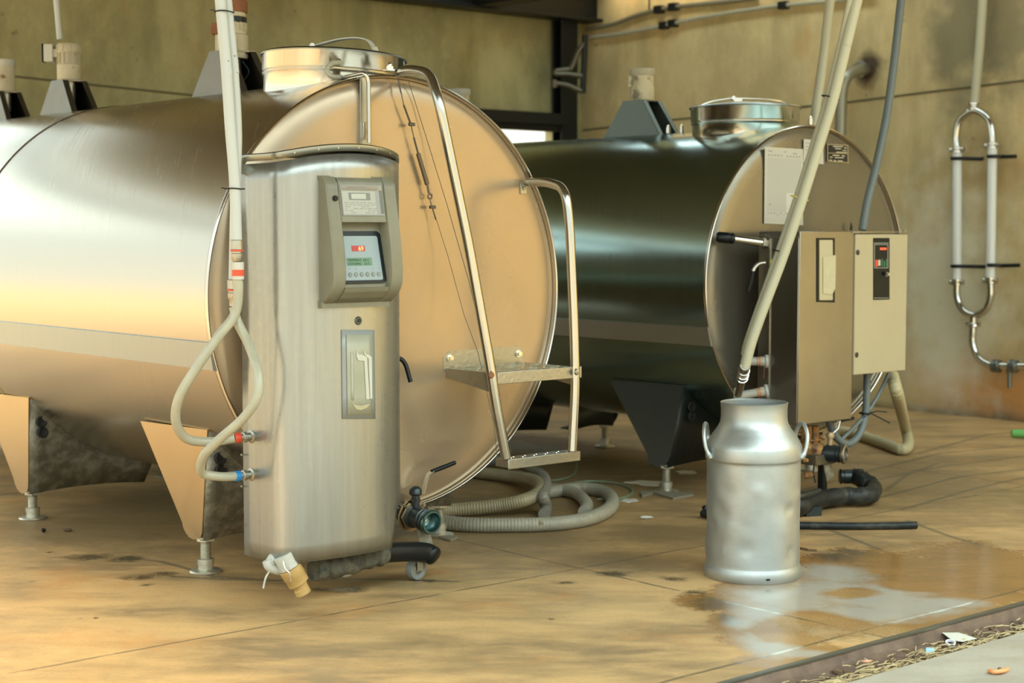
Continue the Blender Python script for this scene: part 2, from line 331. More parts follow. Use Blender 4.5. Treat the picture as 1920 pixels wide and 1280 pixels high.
def concrete(name, base, lo, joints=True):
    m = bpy.data.materials.new(name); m.use_nodes = True; nt = m.node_tree; N = nt.nodes; L = nt.links; b = N['Principled BSDF']
    tc = N.new('ShaderNodeTexCoord'); geo = N.new('ShaderNodeNewGeometry'); P = geo.outputs['Position']
    def math_(op, a, c=None, clamp=False):
        n = N.new('ShaderNodeMath'); n.operation = op; n.use_clamp = clamp
        for i, s in enumerate([a, c]):
            if s is None: continue
            if isinstance(s, (int, float)): n.inputs[i].default_value = s
            else: L.new(s, n.inputs[i])
        return n.outputs[0]
    def noise(sc, det=6, rough=.6, vec=None):
        n = N.new('ShaderNodeTexNoise'); n.inputs['Scale'].default_value = sc; n.inputs['Detail'].default_value = det; n.inputs['Roughness'].default_value = rough; L.new(vec or P, n.inputs['Vector']); return n.outputs['Fac']
    def rng_(s, a, c, d=0, e=1):
        n = N.new('ShaderNodeMapRange'); L.new(s, n.inputs['Value']); n.inputs['From Min'].default_value = a; n.inputs['From Max'].default_value = c; n.inputs['To Min'].default_value = d; n.inputs['To Max'].default_value = e; return n.outputs['Result']
    def mix(f, A, B):
        n = N.new('ShaderNodeMix'); n.data_type = 'RGBA'
        if isinstance(f, (int, float)): n.inputs['Factor'].default_value = f
        else: L.new(f, n.inputs['Factor'])
        for k_, s in (('A', A), ('B', B)):
            if isinstance(s, tuple): n.inputs[k_].default_value = (*s, 1)
            else: L.new(s, n.inputs[k_])
        return n.outputs['Result']
    def attr(nm):
        n = N.new('ShaderNodeAttribute'); n.attribute_name = nm; return n.outputs['Fac']
    mp = N.new('ShaderNodeMapping'); L.new(P, mp.inputs['Vector']); mp.inputs['Scale'].default_value = (1, 2.2, 1)
    big = noise(1.1, 7, .62, mp.outputs['Vector']); mid = noise(5, 8, .7, mp.outputs['Vector']); fine = noise(70, 4, .7); vfine = noise(240, 2)
    c = mix(rng_(big, .40, .60), lo, base)
    c = mix(rng_(mid, .45, .72, 0, .55), c, tuple(q*1.22 for q in base))
    c = mix(rng_(noise(2.3, 5, .6), .55, .7, 0, .5), c, (base[0]*.92, base[1]*.66, base[2]*.42))
    c = mix(rng_(fine, .5, .8, 0, .35), c, tuple(q*.55 for q in lo))
    rough = rng_(mid, .3, .7, .42, .66)
    hgt = math_('ADD', math_('MULTIPLY', fine, .4), math_('MULTIPLY', mid, .8))
    if joints:
        n1 = noise(9, 5, .65); n2 = noise(30, 4, .6)
        pert = math_('ADD', math_('MULTIPLY', math_('SUBTRACT', n1, .5), .75), math_('MULTIPLY', math_('SUBTRACT', n2, .5), .35))
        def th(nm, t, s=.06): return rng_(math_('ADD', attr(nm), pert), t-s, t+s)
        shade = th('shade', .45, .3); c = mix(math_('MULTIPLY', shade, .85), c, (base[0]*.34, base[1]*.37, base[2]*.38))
        wet = th('wet', .42, .09); dark = rng_(math_('ADD', attr('dark'), math_('MULTIPLY', pert, 1.5)), .44, .84)
        sandf = math_('MULTIPLY', th('sand', .42, .15), rng_(vfine, .50, .62)); 
        c = mix(math_('MULTIPLY', wet, .72), c, (base[0]*.50, base[1]*.37, base[2]*.22))
        c = mix(math_('MULTIPLY', sandf, .55), c, (.56, .42, .20))
        c = mix(math_('MULTIPLY', dark, .75), c, (.075, .065, .042))
        ln = rng_(math_('ADD', attr('lines'), math_('MULTIPLY', pert, .25)), .62, .72); c = mix(math_('MULTIPLY', ln, .62), c, (.08, .07, .045))
        milky = rng_(math_('ADD', attr('milky'), math_('MULTIPLY', pert, .8)), .24, .66); c = mix(math_('MULTIPLY', milky, .66), c, (.40, .425, .39))
        # joints along the two building directions
        sx = N.new('ShaderNodeSeparateXYZ'); L.new(P, sx.inputs[0]); wob = math_('MULTIPLY', math_('SUBTRACT', noise(3, 3), .5), .03)
        uu = math_('ADD', math_('ADD', math_('MULTIPLY', sx.outputs['X'], CX.x), math_('MULTIPLY', sx.outputs['Y'], CX.y)), wob)
        vv = math_('ADD', math_('ADD', math_('MULTIPLY', sx.outputs['X'], AX.x), math_('MULTIPLY', sx.outputs['Y'], AX.y)), wob)
        jt = None
        for src, val, wd in ((uu, JU, .005), (vv, JV1, .004), (vv, JV2, .005), (vv, JV1+3.0, .005), (uu, JU+3, .005)):
            d = rng_(math_('ABSOLUTE', math_('SUBTRACT', src, val)), wd, wd*1.8, 1, 0); jt = d if jt is None else math_('MAXIMUM', jt, d)
        jt = math_('MULTIPLY', jt, rng_(noise(6, 4), .35, .5)); 
        jcol = mix(milky, (.10, .075, .04), (.66, .68, .62)); c = mix(math_('MULTIPLY', jt, .8), c, jcol)
        hgt = math_('SUBTRACT', hgt, math_('MULTIPLY', jt, 1.5))
        wr = math_('MULTIPLY', math_('MAXIMUM', math_('MAXIMUM', wet, dark), milky), 1.)
        n = N.new('ShaderNodeMix'); n.data_type = 'FLOAT'; L.new(wr, n.inputs['Factor']); L.new(rough, n.inputs['A']); n.inputs['B'].default_value = .14; rough = n.outputs['Result']
        bs = rng_(wr, 0, 1, .35, .06)
    bp = N.new('ShaderNodeBump'); bp.inputs['Distance'].default_value = .004; bp.inputs['Strength'].default_value = .35; L.new(hgt, bp.inputs['Height'])
    if joints: L.new(bs, bp.inputs['Strength'])
    L.new(bp.outputs['Normal'], b.inputs['Normal']); L.new(c, b.inputs['Base Color']); L.new(rough, b.inputs['Roughness'])
    return m
def uvof(P): return P.dot(CX), P.dot(AX)
JU = sum(uvof(G(*p))[0] for p in [(855, 1013), (1238, 1100), (1613, 1182.5)])/3
JV1 = sum(uvof(G(*p))[1] for p in [(0, 1261), (600, 1157), (1238, 1038)])/3
JV2 = sum(uvof(G(*p))[1] for p in [(1278, 1270), (1613, 1182), (1843, 1124)])/3
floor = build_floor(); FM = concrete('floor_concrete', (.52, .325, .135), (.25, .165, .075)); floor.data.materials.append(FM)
SM = concrete('slab_concrete', (.38, .34, .265), (.29, .26, .20), False)
# slab in front of the gutter
b = MB(); b.box(UV(3, VD2-2.0, -.10), CX*7, AX*2.0, ZZ*.10); o = struct(b.build('ground', SM)); 
# gutter channel (cast in the floor)
GUT = mat('rusty_gutter', (.075, .045, .028), 0, .7, col2=(.16, .105, .07), nscale=14, bump=.6, bscale=40, bdist=.006, spot=(.30, .26, .20), spot_scale=26, spot_th=.66)
b = MB()
def gut(s, t):
    prof = [(VD, 0), (VD-.004, -.01), (VD-.014, -.030), (VD-.045, -.043), (VD-.09, -.046), (VD-.14, -.041), (VD2+.004, -.024), (VD2, -.003)]
    k = t*7; i = min(int(k), 6); fr = k-i; p = prof[i]; q = prof[i+1]; wv = (.004*math.sin(s*190)+.003*math.sin(s*433))*(1 if 0 < i < 6 else 0)
    return UV(-4+14*s, p[0]+(q[0]-p[0])*fr, p[1]+(q[1]-p[1])*fr+wv)
b.grid(gut, 420, 7); struct(b.build('trim_1', GUT, recalc=False), 'rusty drain channel')
b = MB(); b.box(UV(3, VD+.004, -.0015), CX*7, AX*.010, ZZ*.003); struct(b.build('trim_2', mat('kerb_angle', (.20, .20, .16), .8, .4)), 'steel edge angle of the drain')
# ---- walls
def wallmat(name, base, lo, rustbase=False):
    m = concrete(name, base, lo, False); nt = m.node_tree; N = nt.nodes; L = nt.links; bs = N['Principled BSDF']
    geo = N.new('ShaderNodeNewGeometry'); mp = N.new('ShaderNodeMapping'); L.new(geo.outputs['Position'], mp.inputs['Vector']); mp.inputs['Scale'].default_value = (2.4, 2.4, .45)
    n = N.new('ShaderNodeTexNoise'); n.inputs['Scale'].default_value = 1.6; n.inputs['Detail'].default_value = 7; L.new(mp.outputs['Vector'], n.inputs['Vector'])
    r = N.new('ShaderNodeMapRange'); r.inputs['From Min'].default_value = .5; r.inputs['From Max'].default_value = .72; r.inputs['To Max'].default_value = .55; L.new(n.outputs['Fac'], r.inputs['Value'])
    mx = N.new('ShaderNodeMix'); mx.data_type = 'RGBA'; old = bs.inputs['Base Color'].links[0].from_socket; L.new(old, mx.inputs['A']); mx.inputs['B'].default_value = (lo[0]*.62, lo[1]*.66, lo[2]*.62, 1); L.new(r.outputs['Result'], mx.inputs['Factor'])
    cur = mx.outputs['Result']
    sp = N.new('ShaderNodeTexNoise'); sp.inputs['Scale'].default_value = 7; sp.inputs['Detail'].default_value = 3; L.new(geo.outputs['Position'], sp.inputs['Vector'])
    r = N.new('ShaderNodeMapRange'); r.inputs['From Min'].default_value = .70; r.inputs['From Max'].default_value = .76; r.inputs['To Max'].default_value = .6; L.new(sp.outputs['Fac'], r.inputs['Value'])
    mx = N.new('ShaderNodeMix'); mx.data_type = 'RGBA'; L.new(cur, mx.inputs['A']); mx.inputs['B'].default_value = (.10, .085, .05, 1); L.new(r.outputs['Result'], mx.inputs['Factor']); cur = mx.outputs['Result']
    if rustbase:
        def blob(P, rx, rz, col, fac):
            nonlocal cur
            vs = N.new('ShaderNodeVectorMath'); vs.operation = 'SUBTRACT'; L.new(geo.outputs['Position'], vs.inputs[0]); vs.inputs[1].default_value = P
            m2 = N.new('ShaderNodeMapping'); m2.inputs['Scale'].default_value = (1/rx, 1/rx, 1/rz); L.new(vs.outputs[0], m2.inputs['Vector'])
            ln = N.new('ShaderNodeVectorMath'); ln.operation = 'LENGTH'; L.new(m2.outputs[0], ln.inputs[0])
            nn = N.new('ShaderNodeTexNoise'); nn.inputs['Scale'].default_value = 6; nn.inputs['Detail'].default_value = 6; L.new(geo.outputs['Position'], nn.inputs['Vector'])
            ma = N.new('ShaderNodeMath'); ma.operation = 'MULTIPLY_ADD'; L.new(nn.outputs['Fac'], ma.inputs[0]); ma.inputs[1].default_value = 1.6; L.new(ln.outputs['Value'], ma.inputs[2])
            r = N.new('ShaderNodeMapRange'); r.inputs['From Min'].default_value = 1.2; r.inputs['From Max'].default_value = 2.0; r.inputs['To Min'].default_value = fac; r.inputs['To Max'].default_value = 0; L.new(ma.outputs[0], r.inputs['Value'])
            mx = N.new('ShaderNodeMix'); mx.data_type = 'RGBA'; L.new(cur, mx.inputs['A']); mx.inputs['B'].default_value = (*col, 1); L.new(r.outputs['Result'], mx.inputs['Factor']); cur = mx.outputs['Result']
        blob(WR(1890, 750), .8, .34, (.58, .27, .08), .9); blob(WR(1810, 770), .5, .10, (.40, .24, .12), .7); blob(WR(1800, 60), .3, .55, (.13, .12, .07), .75)
        blob(WR(1895, 40), .28, .5, (.16, .14, .08), .7); blob(WR(1630, 130), .12, .13, (.05, .028, .015), .97); blob(WR(1780, 780), 1.4, .06, (.10, .085, .05), .7)
        blob(WR(1770, 560), .5, .8, (.80, .77, .60), .75); blob(WR(1880, 330), .25, .12, (.40, .25, .09), .5)  # first blob: brightness of low daylight painted on as a pale patch
    L.new(cur, bs.inputs['Base Color']); return m
WMR = wallmat('wall_concrete_right', (.64, .505, .255), (.50, .39, .19), True); WMB = wallmat('wall_concrete_back', (.42, .385, .19), (.29, .265, .125))
b = MB(); b.box(UV(UR+.1, 2.0, 2.2), CX*.1, AX*8.1, ZZ*2.2); struct(b.build('wall_right', WMR))
# back wall with an opening near the corner (bright slot)
b = MB(); uo0 = uvof(WB(880, 250))[0]; uo1 = uvof(WB(1052, 250))[0]; ztop = 2.10; zlow = 1.55
b.box(UV((uo0+4.15)/2, VB+.1, 1.3), CX*((uo0-4.15)/2), AX*.1, ZZ*1.3)
b.box(UV((UR+uo1)/2, VB+.1, 1.3), CX*((UR-uo1)/2), AX*.1, ZZ*1.3)
b.box(UV((uo0+uo1)/2, VB+.1, zlow/2), CX*((uo1-uo0)/2), AX*.1, ZZ*zlow/2)
b.box(UV((uo0+uo1)/2, VB+.1, (2.6+ztop)/2), CX*((uo1-uo0)/2), AX*.1, ZZ*(2.6-ztop)/2)
b.box(UV((UR+4.15)/2, VB+.1, 3.5), CX*((UR-4.15)/2), AX*.1, ZZ*.9); b.box(UV(.85, VB+.1, 4.15), CX*3.3, AX*.1, ZZ*.25); b.box(UV(.85, VB+.1, 3.75), CX*3.3, AX*.1, ZZ*.2); struct(b.build('wall_back', WMB))  # last two boxes: unseen fascia added to trim the sky mirrored in the tank
# panel joints as thin dark grooves/fillets standing on the wall
def seam(name, fn, pts, w=.008, off=.0, mt=None):
    P = [fn(*p, off) for p in pts]; b = MB(); b.tube(P, w, 6); return struct(b.build(name, mt or mat('joint_mastic', (.13, .115, .06), 0, .9)))
seam('trim_3', WR, [(1094, 244), (1265, 224), (1585, 192), (1760, 170), (1920, 151), (1990, 142)])
seam('trim_4', WB, [(-60, 134), (0, 140.5), (180, 160), (360, 178.5), (700, 214)])
# steel column, beams, roof
cb = WB(1067, 240, .14)
b = MB(); b.box(V((cb.x, cb.y, 2.2)), CX*.09, AX*.006, ZZ*2.2); b.box(V((cb.x, cb.y, 2.2))+AX*.1, CX*.09, AX*.006, ZZ*2.2); b.box(V((cb.x, cb.y, 2.2))+AX*.05, CX*.005, AX*.05, ZZ*2.2)
b.box(V((cb.x, cb.y, 2.2))+AX*.05+CX*.06, CX*.005, AX*.05, ZZ*2.2)
tag(b.build('steel_column', M['dark_steel'], bev=.003), 'black steel column standing in the corner of the two concrete walls', 'column')
zb = 2.93; b = MB(); b.box(UV(3.0, VB-.16, zb+.22), CX*6.42, AX*.10, ZZ*.012); b.box(UV(3.0, VB-.16, zb+.012), CX*6.42, AX*.10, ZZ*.012); b.box(UV(3., VB-.16, zb+.12), CX*6.42, AX*.03, ZZ*.11)
b.box(UV(8.2, VB-.5, zb+.16), CX*.10, AX*.4, ZZ*.14)
tag(b.build('roof_beam', M['dark_steel'], bev=.003), 'black steel roof beam along the top of the back wall', 'beam')
b = MB(); pL = WB(700, 200, .1); pR = WB(1052, 236, .1); pL.z = pR.z = ztop+.03
b.box((pL+pR)/2, (pR-pL)/2, AX*.09, ZZ*.045); b.box((pL+pR)/2-ZZ*.07, (pR-pL)/2, AX*.03, ZZ*.03)
tag(b.build('door_lintel', M['dark_steel'], bev=.003), 'dark steel rail over the bright slot in the back wall', 'beam')
b = MB(); b.box(UV(2.75, 5.8, 4.45), CX*5.15, AX*4.5, ZZ*.06); b.box(UV(9.1, 5.8, 4.45), CX*.5, AX*4.5, ZZ*.06); b.box(UV(8.25, 2.9, 4.45), CX*.36, AX*1.6, ZZ*.06); b.box(UV(8.25, 9.9, 4.45), CX*.36, AX*.4, ZZ*.06)  # slot added in the unseen roof to brighten the right wall and far floor
for k in range(5): b.box(UV(3.6, 2.0+k*1.9, 4.32), CX*6.0, AX*.05, ZZ*.09)
struct(b.build('ceiling', M['roof']))
b = MB(); b.box(UV(0, 0, -.32), CX*60, AX*60, ZZ*.1)
struct(b.build('trim_5', mat('sandy_yard', (.36, .25, .125), 0, .9, col2=(.30, .205, .10), nscale=.6)), 'sandy yard outside the shed')
# ================================================================== TANK 1
def tank(o, zc, R, Ln, name_lbl, mshell, mface, mbelt, seams, label, cat='tank'):
    rt = root('bulk_milk_tank', label, cat, T(o, 0, -Ln/2, 0))
    P0 = T(o, 0, 0, zc)
    b = MB(); b.lathe(P0, NN, [(.02, -Ln-.12), (R*.6, -Ln-.10), (R*.9, -Ln-.03), (R, -Ln)]+[(R, -Ln+Ln*k/8) for k in range(1, 9)], 160, caps=False)
    b.build('shell', mshell, rt, smooth=30)
    b = MB(); b.lathe(P0, NN, [(0, .006), (R*.5, .006), (R-.10, .005), (R-.06, .002), (R-.03, -.006), (R-.010, -.016)], 160, caps=False)
    b.build('end_panel', mface, rt, smooth=60)
    b = MB(); b.lathe(P0, NN, [(R-.009, -.02), (R-.007, .003), (R-.002, .006), (R+.002, .003), (R+.003, -.008), (R-.001, -.011)], 160, caps=False)
    b.build('rim', M['skin_rim'], rt, smooth=60)
    for s in seams:
        b = MB(); b.lathe(P0, NN, [(R-.001, -s-.012), (R+.0035, -s-.006), (R+.0035, -s+.006), (R-.001, -s+.012)], 160, caps=False); b.build('weld_seam', mshell, rt)
    return rt, P0
def belt(rt, o, zc, R, zt, zbm, w0, w1, m):
    # flashing on the left flank: from shell at zt to slightly proud at zbm
    ut = -math.sqrt(R*R-(zt-zc)**2)-.002; ub = -math.sqrt(R*R-(zbm-zc)**2)-.004
    b = MB(); k = 40
    pts = [(ut+.004, zt+.004), (ut-.006, zt), (ub-.012, zbm), (ub+.01, zbm-.004)]
    vs = []; fs = []
    for i in range(k+1):
        w = w0+(w1-w0)*i/k
        for (u, z) in pts: vs.append(T(o, u, w, z))
    for i in range(k):
        for j in range(4): fs.append((i*4+j, i*4+(j+1) % 4, (i+1)*4+(j+1) % 4, (i+1)*4+j))
    fs += [(0, 1, 2, 3), (k*4+3, k*4+2, k*4+1, k*4)]
    b.add(vs, fs); return b.build('belt_flashing', m, rt)
tk1, P1 = tank(O1, Z1, R1, 4.4, 'left', M['shell1'], M['face1'], M['belt'], (2.0,), 'large bright stainless milk cooling tank on the left behind the curved control cabinet')
belt(tk1, O1, Z1, R1, .868, .775, -4.3, 0.004, M['belt'])
tk2, P2_ = tank(O2, Z2, R2, 4.6, 'right', M['shell2'], M['face2'], M['belt2'], (), 'dark stainless milk cooling tank in the back with papers taped to its end')
belt(tk2, O2, Z2, R2, .806, .722, -4.5, 0.0, M['belt2'])
def support(rt, o, zc, R, side, wn, wf_top, foot_w, mfl, msad, zfoot=.115, uf=.57, hole=True, thread=True, ztp=.54):
    sg = side                                     # -1 left, +1 right
    ut = math.sqrt(max(0, R*R-(zc-ztp)**2))
    # flange facing outward: near edge straight, far edge slanting in, rounded toe
    wt0, wt1 = wn, wf_top; wb0, wb1 = foot_w+.045, foot_w-.10
    ub = uf+.035
    pts = [(ut+.005, wt0, ztp), (ut+.005, wt1, ztp-.012)]
    k = 8
    for i in range(k+1):
        t = i/k*PI; wm = (wb0+wb1)/2; hw = abs(wb0-wb1)/2
        zt_ = zfoot+.05-.055*math.sin(t); pts.append((ut+.005+(ub-ut-.005)*(ztp-zt_)/(ztp-zfoot), wm-hw*math.cos(t), zt_))
    poly = [T(o, sg*p[0], p[1], p[2]) for p in pts]
    b = MB(); b.prism(poly, CX*(-sg*.006)); b.ribbon([T(o, sg*(ut-.03), wt0-.0, ztp+.012), T(o, sg*(ut-.03), wt1, ztp+.0)], (CX*sg+ZZ*.3), .032, .004)
    sp = b.build('support', mfl, rt, smooth=0)
    # saddle plate across, towards the tank middle: follows drum underside
    b = MB(); poly = []; zb_o = zfoot+.0; inner = .06
    arc = []
    for i in range(13):
        u = ut-(ut-inner)*i/12; arc.append((u, zc-math.sqrt(R*R-u*u)+.004))
    top = [T(o, sg*u, wt0-.004-(ztp-z)*.0, z) for u, z in arc]
    bot = [T(o, sg*(ub-.005-(ub-inner)*i/12), wb0-.01, zb_o+.015*math.sin(PI*min(1, i/12))) for i in range(13)]
    nq = 13; vs = top+bot; fs = [(i, i+1, nq+i+1, nq+i) for i in range(nq-1)]
    b.add(vs, fs); sd_ = b.build('saddle_plate', msad, sp, solid=.006, recalc=False)
    b = MB(); vs2 = [p+NN*(-(wb0-wb1)*.75) for p in bot]+bot; b.add(vs2, fs); b.build('saddle_bottom', msad, sp, solid=.006, recalc=False)
    if hole:
        for (du, dz) in ((.058, -.105), (.066, -.152)):
            u = ut-du; z = ztp+dz; fr = (ztp-z)/(ztp-zfoot); w = wt0+(wb0-wt0)*fr
            nrm = (NN+ZZ*-.25*0).normalized()
            b = MB(); b.lathe(T(o, sg*u, w+.004, z), NN, [(.026, 0), (.026, .008), (.021, .011), (.012, .008)], 20); b.build('hole_cap', M['darkhole'], sp)
    b = MB(); F = T(o, sg*uf, foot_w, 0)
    b.lathe(F, ZZ, [(.058, 0), (.060, .004), (.056, .009), (.028, .014), (.028, .03), (.030, .031), (.030, .05), (.020, .052)], 28)
    prof = [(.019, .05)]
    z = .052
    while z < zfoot-.0:
        prof += [(.020, z), (.0165, z+.003)] if thread else [(.019, z)]; z += .006
    prof.append((.019, zfoot+.002)); b.lathe(F, ZZ, prof, 20)
    b.lathe(F, ZZ, [(.034, zfoot-.010), (.036, zfoot-.008), (.036, zfoot+.006), (.02, zfoot+.02)], 6)
    b.build('foot', M['footm'], sp)
    return sp
support(tk1, O1, Z1, R1, -1, -.263, -.754, -.405, M['flange'], M['saddle'], zfoot=.125)
support(tk1, O1, Z1, R1, -1, -1.728, -2.214, -1.862, M['flange'], M['saddle'], zfoot=.115)
support(tk1, O1, Z1, R1, 1, -.263, -.754, -.415, M['flange'], M['saddle'], zfoot=.125, uf=.52)
support(tk1, O1, Z1, R1, 1, -1.728, -2.214, -1.862, M['flange'], M['saddle'], zfoot=.115, uf=.52)
support(tk2, O2, Z2, R2, -1, -.297, -.79, -.39, M['flange2'], M['shell2low'], zfoot=.125, ztp=.515)
support(tk2, O2, Z2, R2, 1, -.297, -.79, -.39, M['flange2'], M['shell2low'], zfoot=.125, ztp=.515, uf=.50)
support(tk2, O2, Z2, R2, -1, -1.75, -2.2, -1.85, M['flange2'], M['shell2low'], zfoot=.125, ztp=.515)
support(tk2, O2, Z2, R2, 1, -1.75, -2.2, -1.742, M['flange2'], M['shell2low'], zfoot=.125, ztp=.515, uf=.33)
# vertical trim strip and small fittings on the end panel of tank 1
b = MB(); u_ = loc(F1(681, 200), O1)[0]; b.frame(O1, u_-.02, u_+.022, .004, .010, 1.40, 1.785); b.build('cable_channel', mat('channel_steel', (.36, .37, .34), 1, .3), tk1, bev=.001)
b = MB(); p = F1(684, 245, .012); b.box(p, CX*.012, NN*.01, ZZ*.03); b.build('channel_clip', M['steel'], tk1, bev=.001)
# round flange disc partly hidden by the cabinet at the lower edge of the end panel
b = MB(); p = F1(748, 880, .004); b.lathe(p, NN, [(.075, 0), (.075, .004), (.074, .005), (0, .005)], 36); b.build('outlet_flange', M['face1'], tk1)

# ---- manholes
def manhole(rt, o, zc, R, s, rad, ztop, tilt, mcol):
    c0 = T(o, 0, -s, zc+R-.06); ax = (ZZ+CX*tilt).normalized(); top = T(o, 0, -s, ztop)
    h = (top-c0).dot(ax)
    b = MB(); b.lathe(c0, ax, [(rad+.0, 0), (rad, h*.46), (rad+.006, h*.5), (rad+.008, h*.53), (rad+.002, h*.56), (rad+.008, h*.60), (rad+.008, h-.004), (rad+.012, h), (rad+.0, h+.003), (rad-.02, h)], 72, caps=False)
    mh = b.build('manhole', mcol, rt, smooth=50)
    b = MB(); b.lathe(c0, ax, [(rad+.014, h-.006), (rad+.016, h-.001), (rad+.006, h+.006), (rad*.75, h+.014), (rad*.4, h+.026), (rad*.15, h+.031), (0, h+.032)], 64, caps=False); b.build('lid', M['lid'], mh, smooth=50)
    return mh, c0+ax*h, ax
mh1, mt1, ma1 = manhole(tk1, O1, Z1, R1, .40, .262, 1.895, .05, M['steel'])
sdir = V((.96, -.28, 0)).normalized(); crs = ZZ.cross(sdir)
def A1(px, py, Y=6.3): return plane(px, py, V((0, mt1.y-.02, 0)), V((0, 1, 0)))
lev = [A1(543, 101), A1(560, 97), A1(587, 87), A1(640, 73), A1(670, 71), A1(690, 74), A1(700, 86), A1(706, 112)]
lev = fillet(lev, .03, 3)
b = MB(); b.ribbon(lev, V((.35, .93, 0)), .017, .005); lv = b.build('lid_lever', M['whitefit'], mh1)
b = MB(); b.cyl(A1(587, 86)+V((0, -.03, 0)), A1(587, 86)+V((0, .03, 0)), .010, 14); b.box(A1(587, 95), V((.012, 0, 0)), V((0, .02, 0)), V((0, 0, .014))); b.box(A1(603, 92), V((.022, 0, 0)), V((0, .014, 0)), V((0, 0, .008))); b.build('lever_pivot', M['steel'], mh1, bev=.001)
q = A1(704, 99); b = MB(); e1 = V((.9, -.43, 0)).normalized()
LM = mat('lever_sticker', (.72, .68, .50), 0, .5)
b.box(q+V((.004, -.012, -.004)), e1*.013, V((.43, .9, 0))*.001, V((.012, 0, -.036)).normalized()*.026); lvs = b.build('warning_sticker', LM, lv)
b = MB(); qq = A1(705, 105)+V((.004, -.0145, 0)); b.prism([qq+e1*-.009+ZZ*-.008, qq+e1*.009+ZZ*-.009, qq+ZZ*.010], V((0, -.0008, 0))); b.build('warning_triangle', M['yellow'], lv)
b = MB(); b.prism([qq+e1*-.001+ZZ*-.005+V((0, -.0012, 0)), qq+e1*.002+ZZ*-.001+V((0, -.0012, 0)), qq+e1*-.0005+ZZ*.005+V((0, -.0012, 0))], V((0, -.0006, 0))); b.build('bolt_symbol', M['blackp'], lv)
b = MB(); b.tube([A1(697, 108)+V((.006*math.cos(t), -.02, .008*math.sin(t))) for t in np.linspace(0, 2*PI, 14)], .0022, 6); b.build('lever_loop', M['steel'], mh1)
mh2, mt2, ma2 = manhole(tk2, O2, Z2, R2, .42, .258, 1.84, .0, M['steel'])
def A2(px, py): return plane(px, py, V((0, mt2.y-.02, 0)), V((0, 1, 0)))
b = MB(); b.ribbon(fillet([A2(1298, 205), A2(1335, 190), A2(1373, 184), A2(1440, 186), A2(1472, 191), A2(1482, 204), A2(1485, 232)], .03, 3), V((.35, .93, 0)), .016, .005); lv2 = b.build('lid_lever', M['steel'], mh2)
b = MB(); b.cyl(A2(1374, 184)+V((0, -.03, 0)), A2(1374, 184)+V((0, .03, 0)), .010, 14); b.box(A2(1383, 189), V((.02, 0, 0)), V((0, .02, 0)), V((0, 0, .01))); b.build('lever_pivot', M['steel'], mh2)
b = MB(); b.box(A2(1464, 208), V((.05, 0, -.004)), V((0, .02, 0)), V((0, 0, .017))); b.box(A2(1490, 208), V((.014, 0, 0)), V((0, .02, 0)), V((0, 0, .02))); plabel(b.build('lever_grip', M['blackp'], lv2, bev=.003), 'black lever grip')
b = MB(); b.box(A2(1485, 215)+V((0, -.03, 0)), V((.014, 0, 0)), V((0, .001, 0)), V((0, 0, .035))); b.build('warning_sticker', LM, lv2)
b = MB(); qq = A2(1485, 226)+V((0, -.032, 0)); b.prism([qq+V((-.011, 0, -.01)), qq+V((.011, 0, -.01)), qq+V((0, 0, .011))], V((0, -.001, 0))); b.build('warning_triangle', M['yellow'], lv2)
for px, py in ((1253, 244), (1278, 243), (1463, 238), (1520, 228)):
    p = plane(px, py+6, T2(0, -.25 if px > 1400 else -.75, 0), V((0, 1, 0))); b = MB(); b.cyl(p, p+ZZ*.03, .012, 12); b.lathe(p+ZZ*.03, ZZ, [(.008, 0), (.008, .01), (.0, .014)], 10); b.build('top_nipple', M['steel'], tk2)

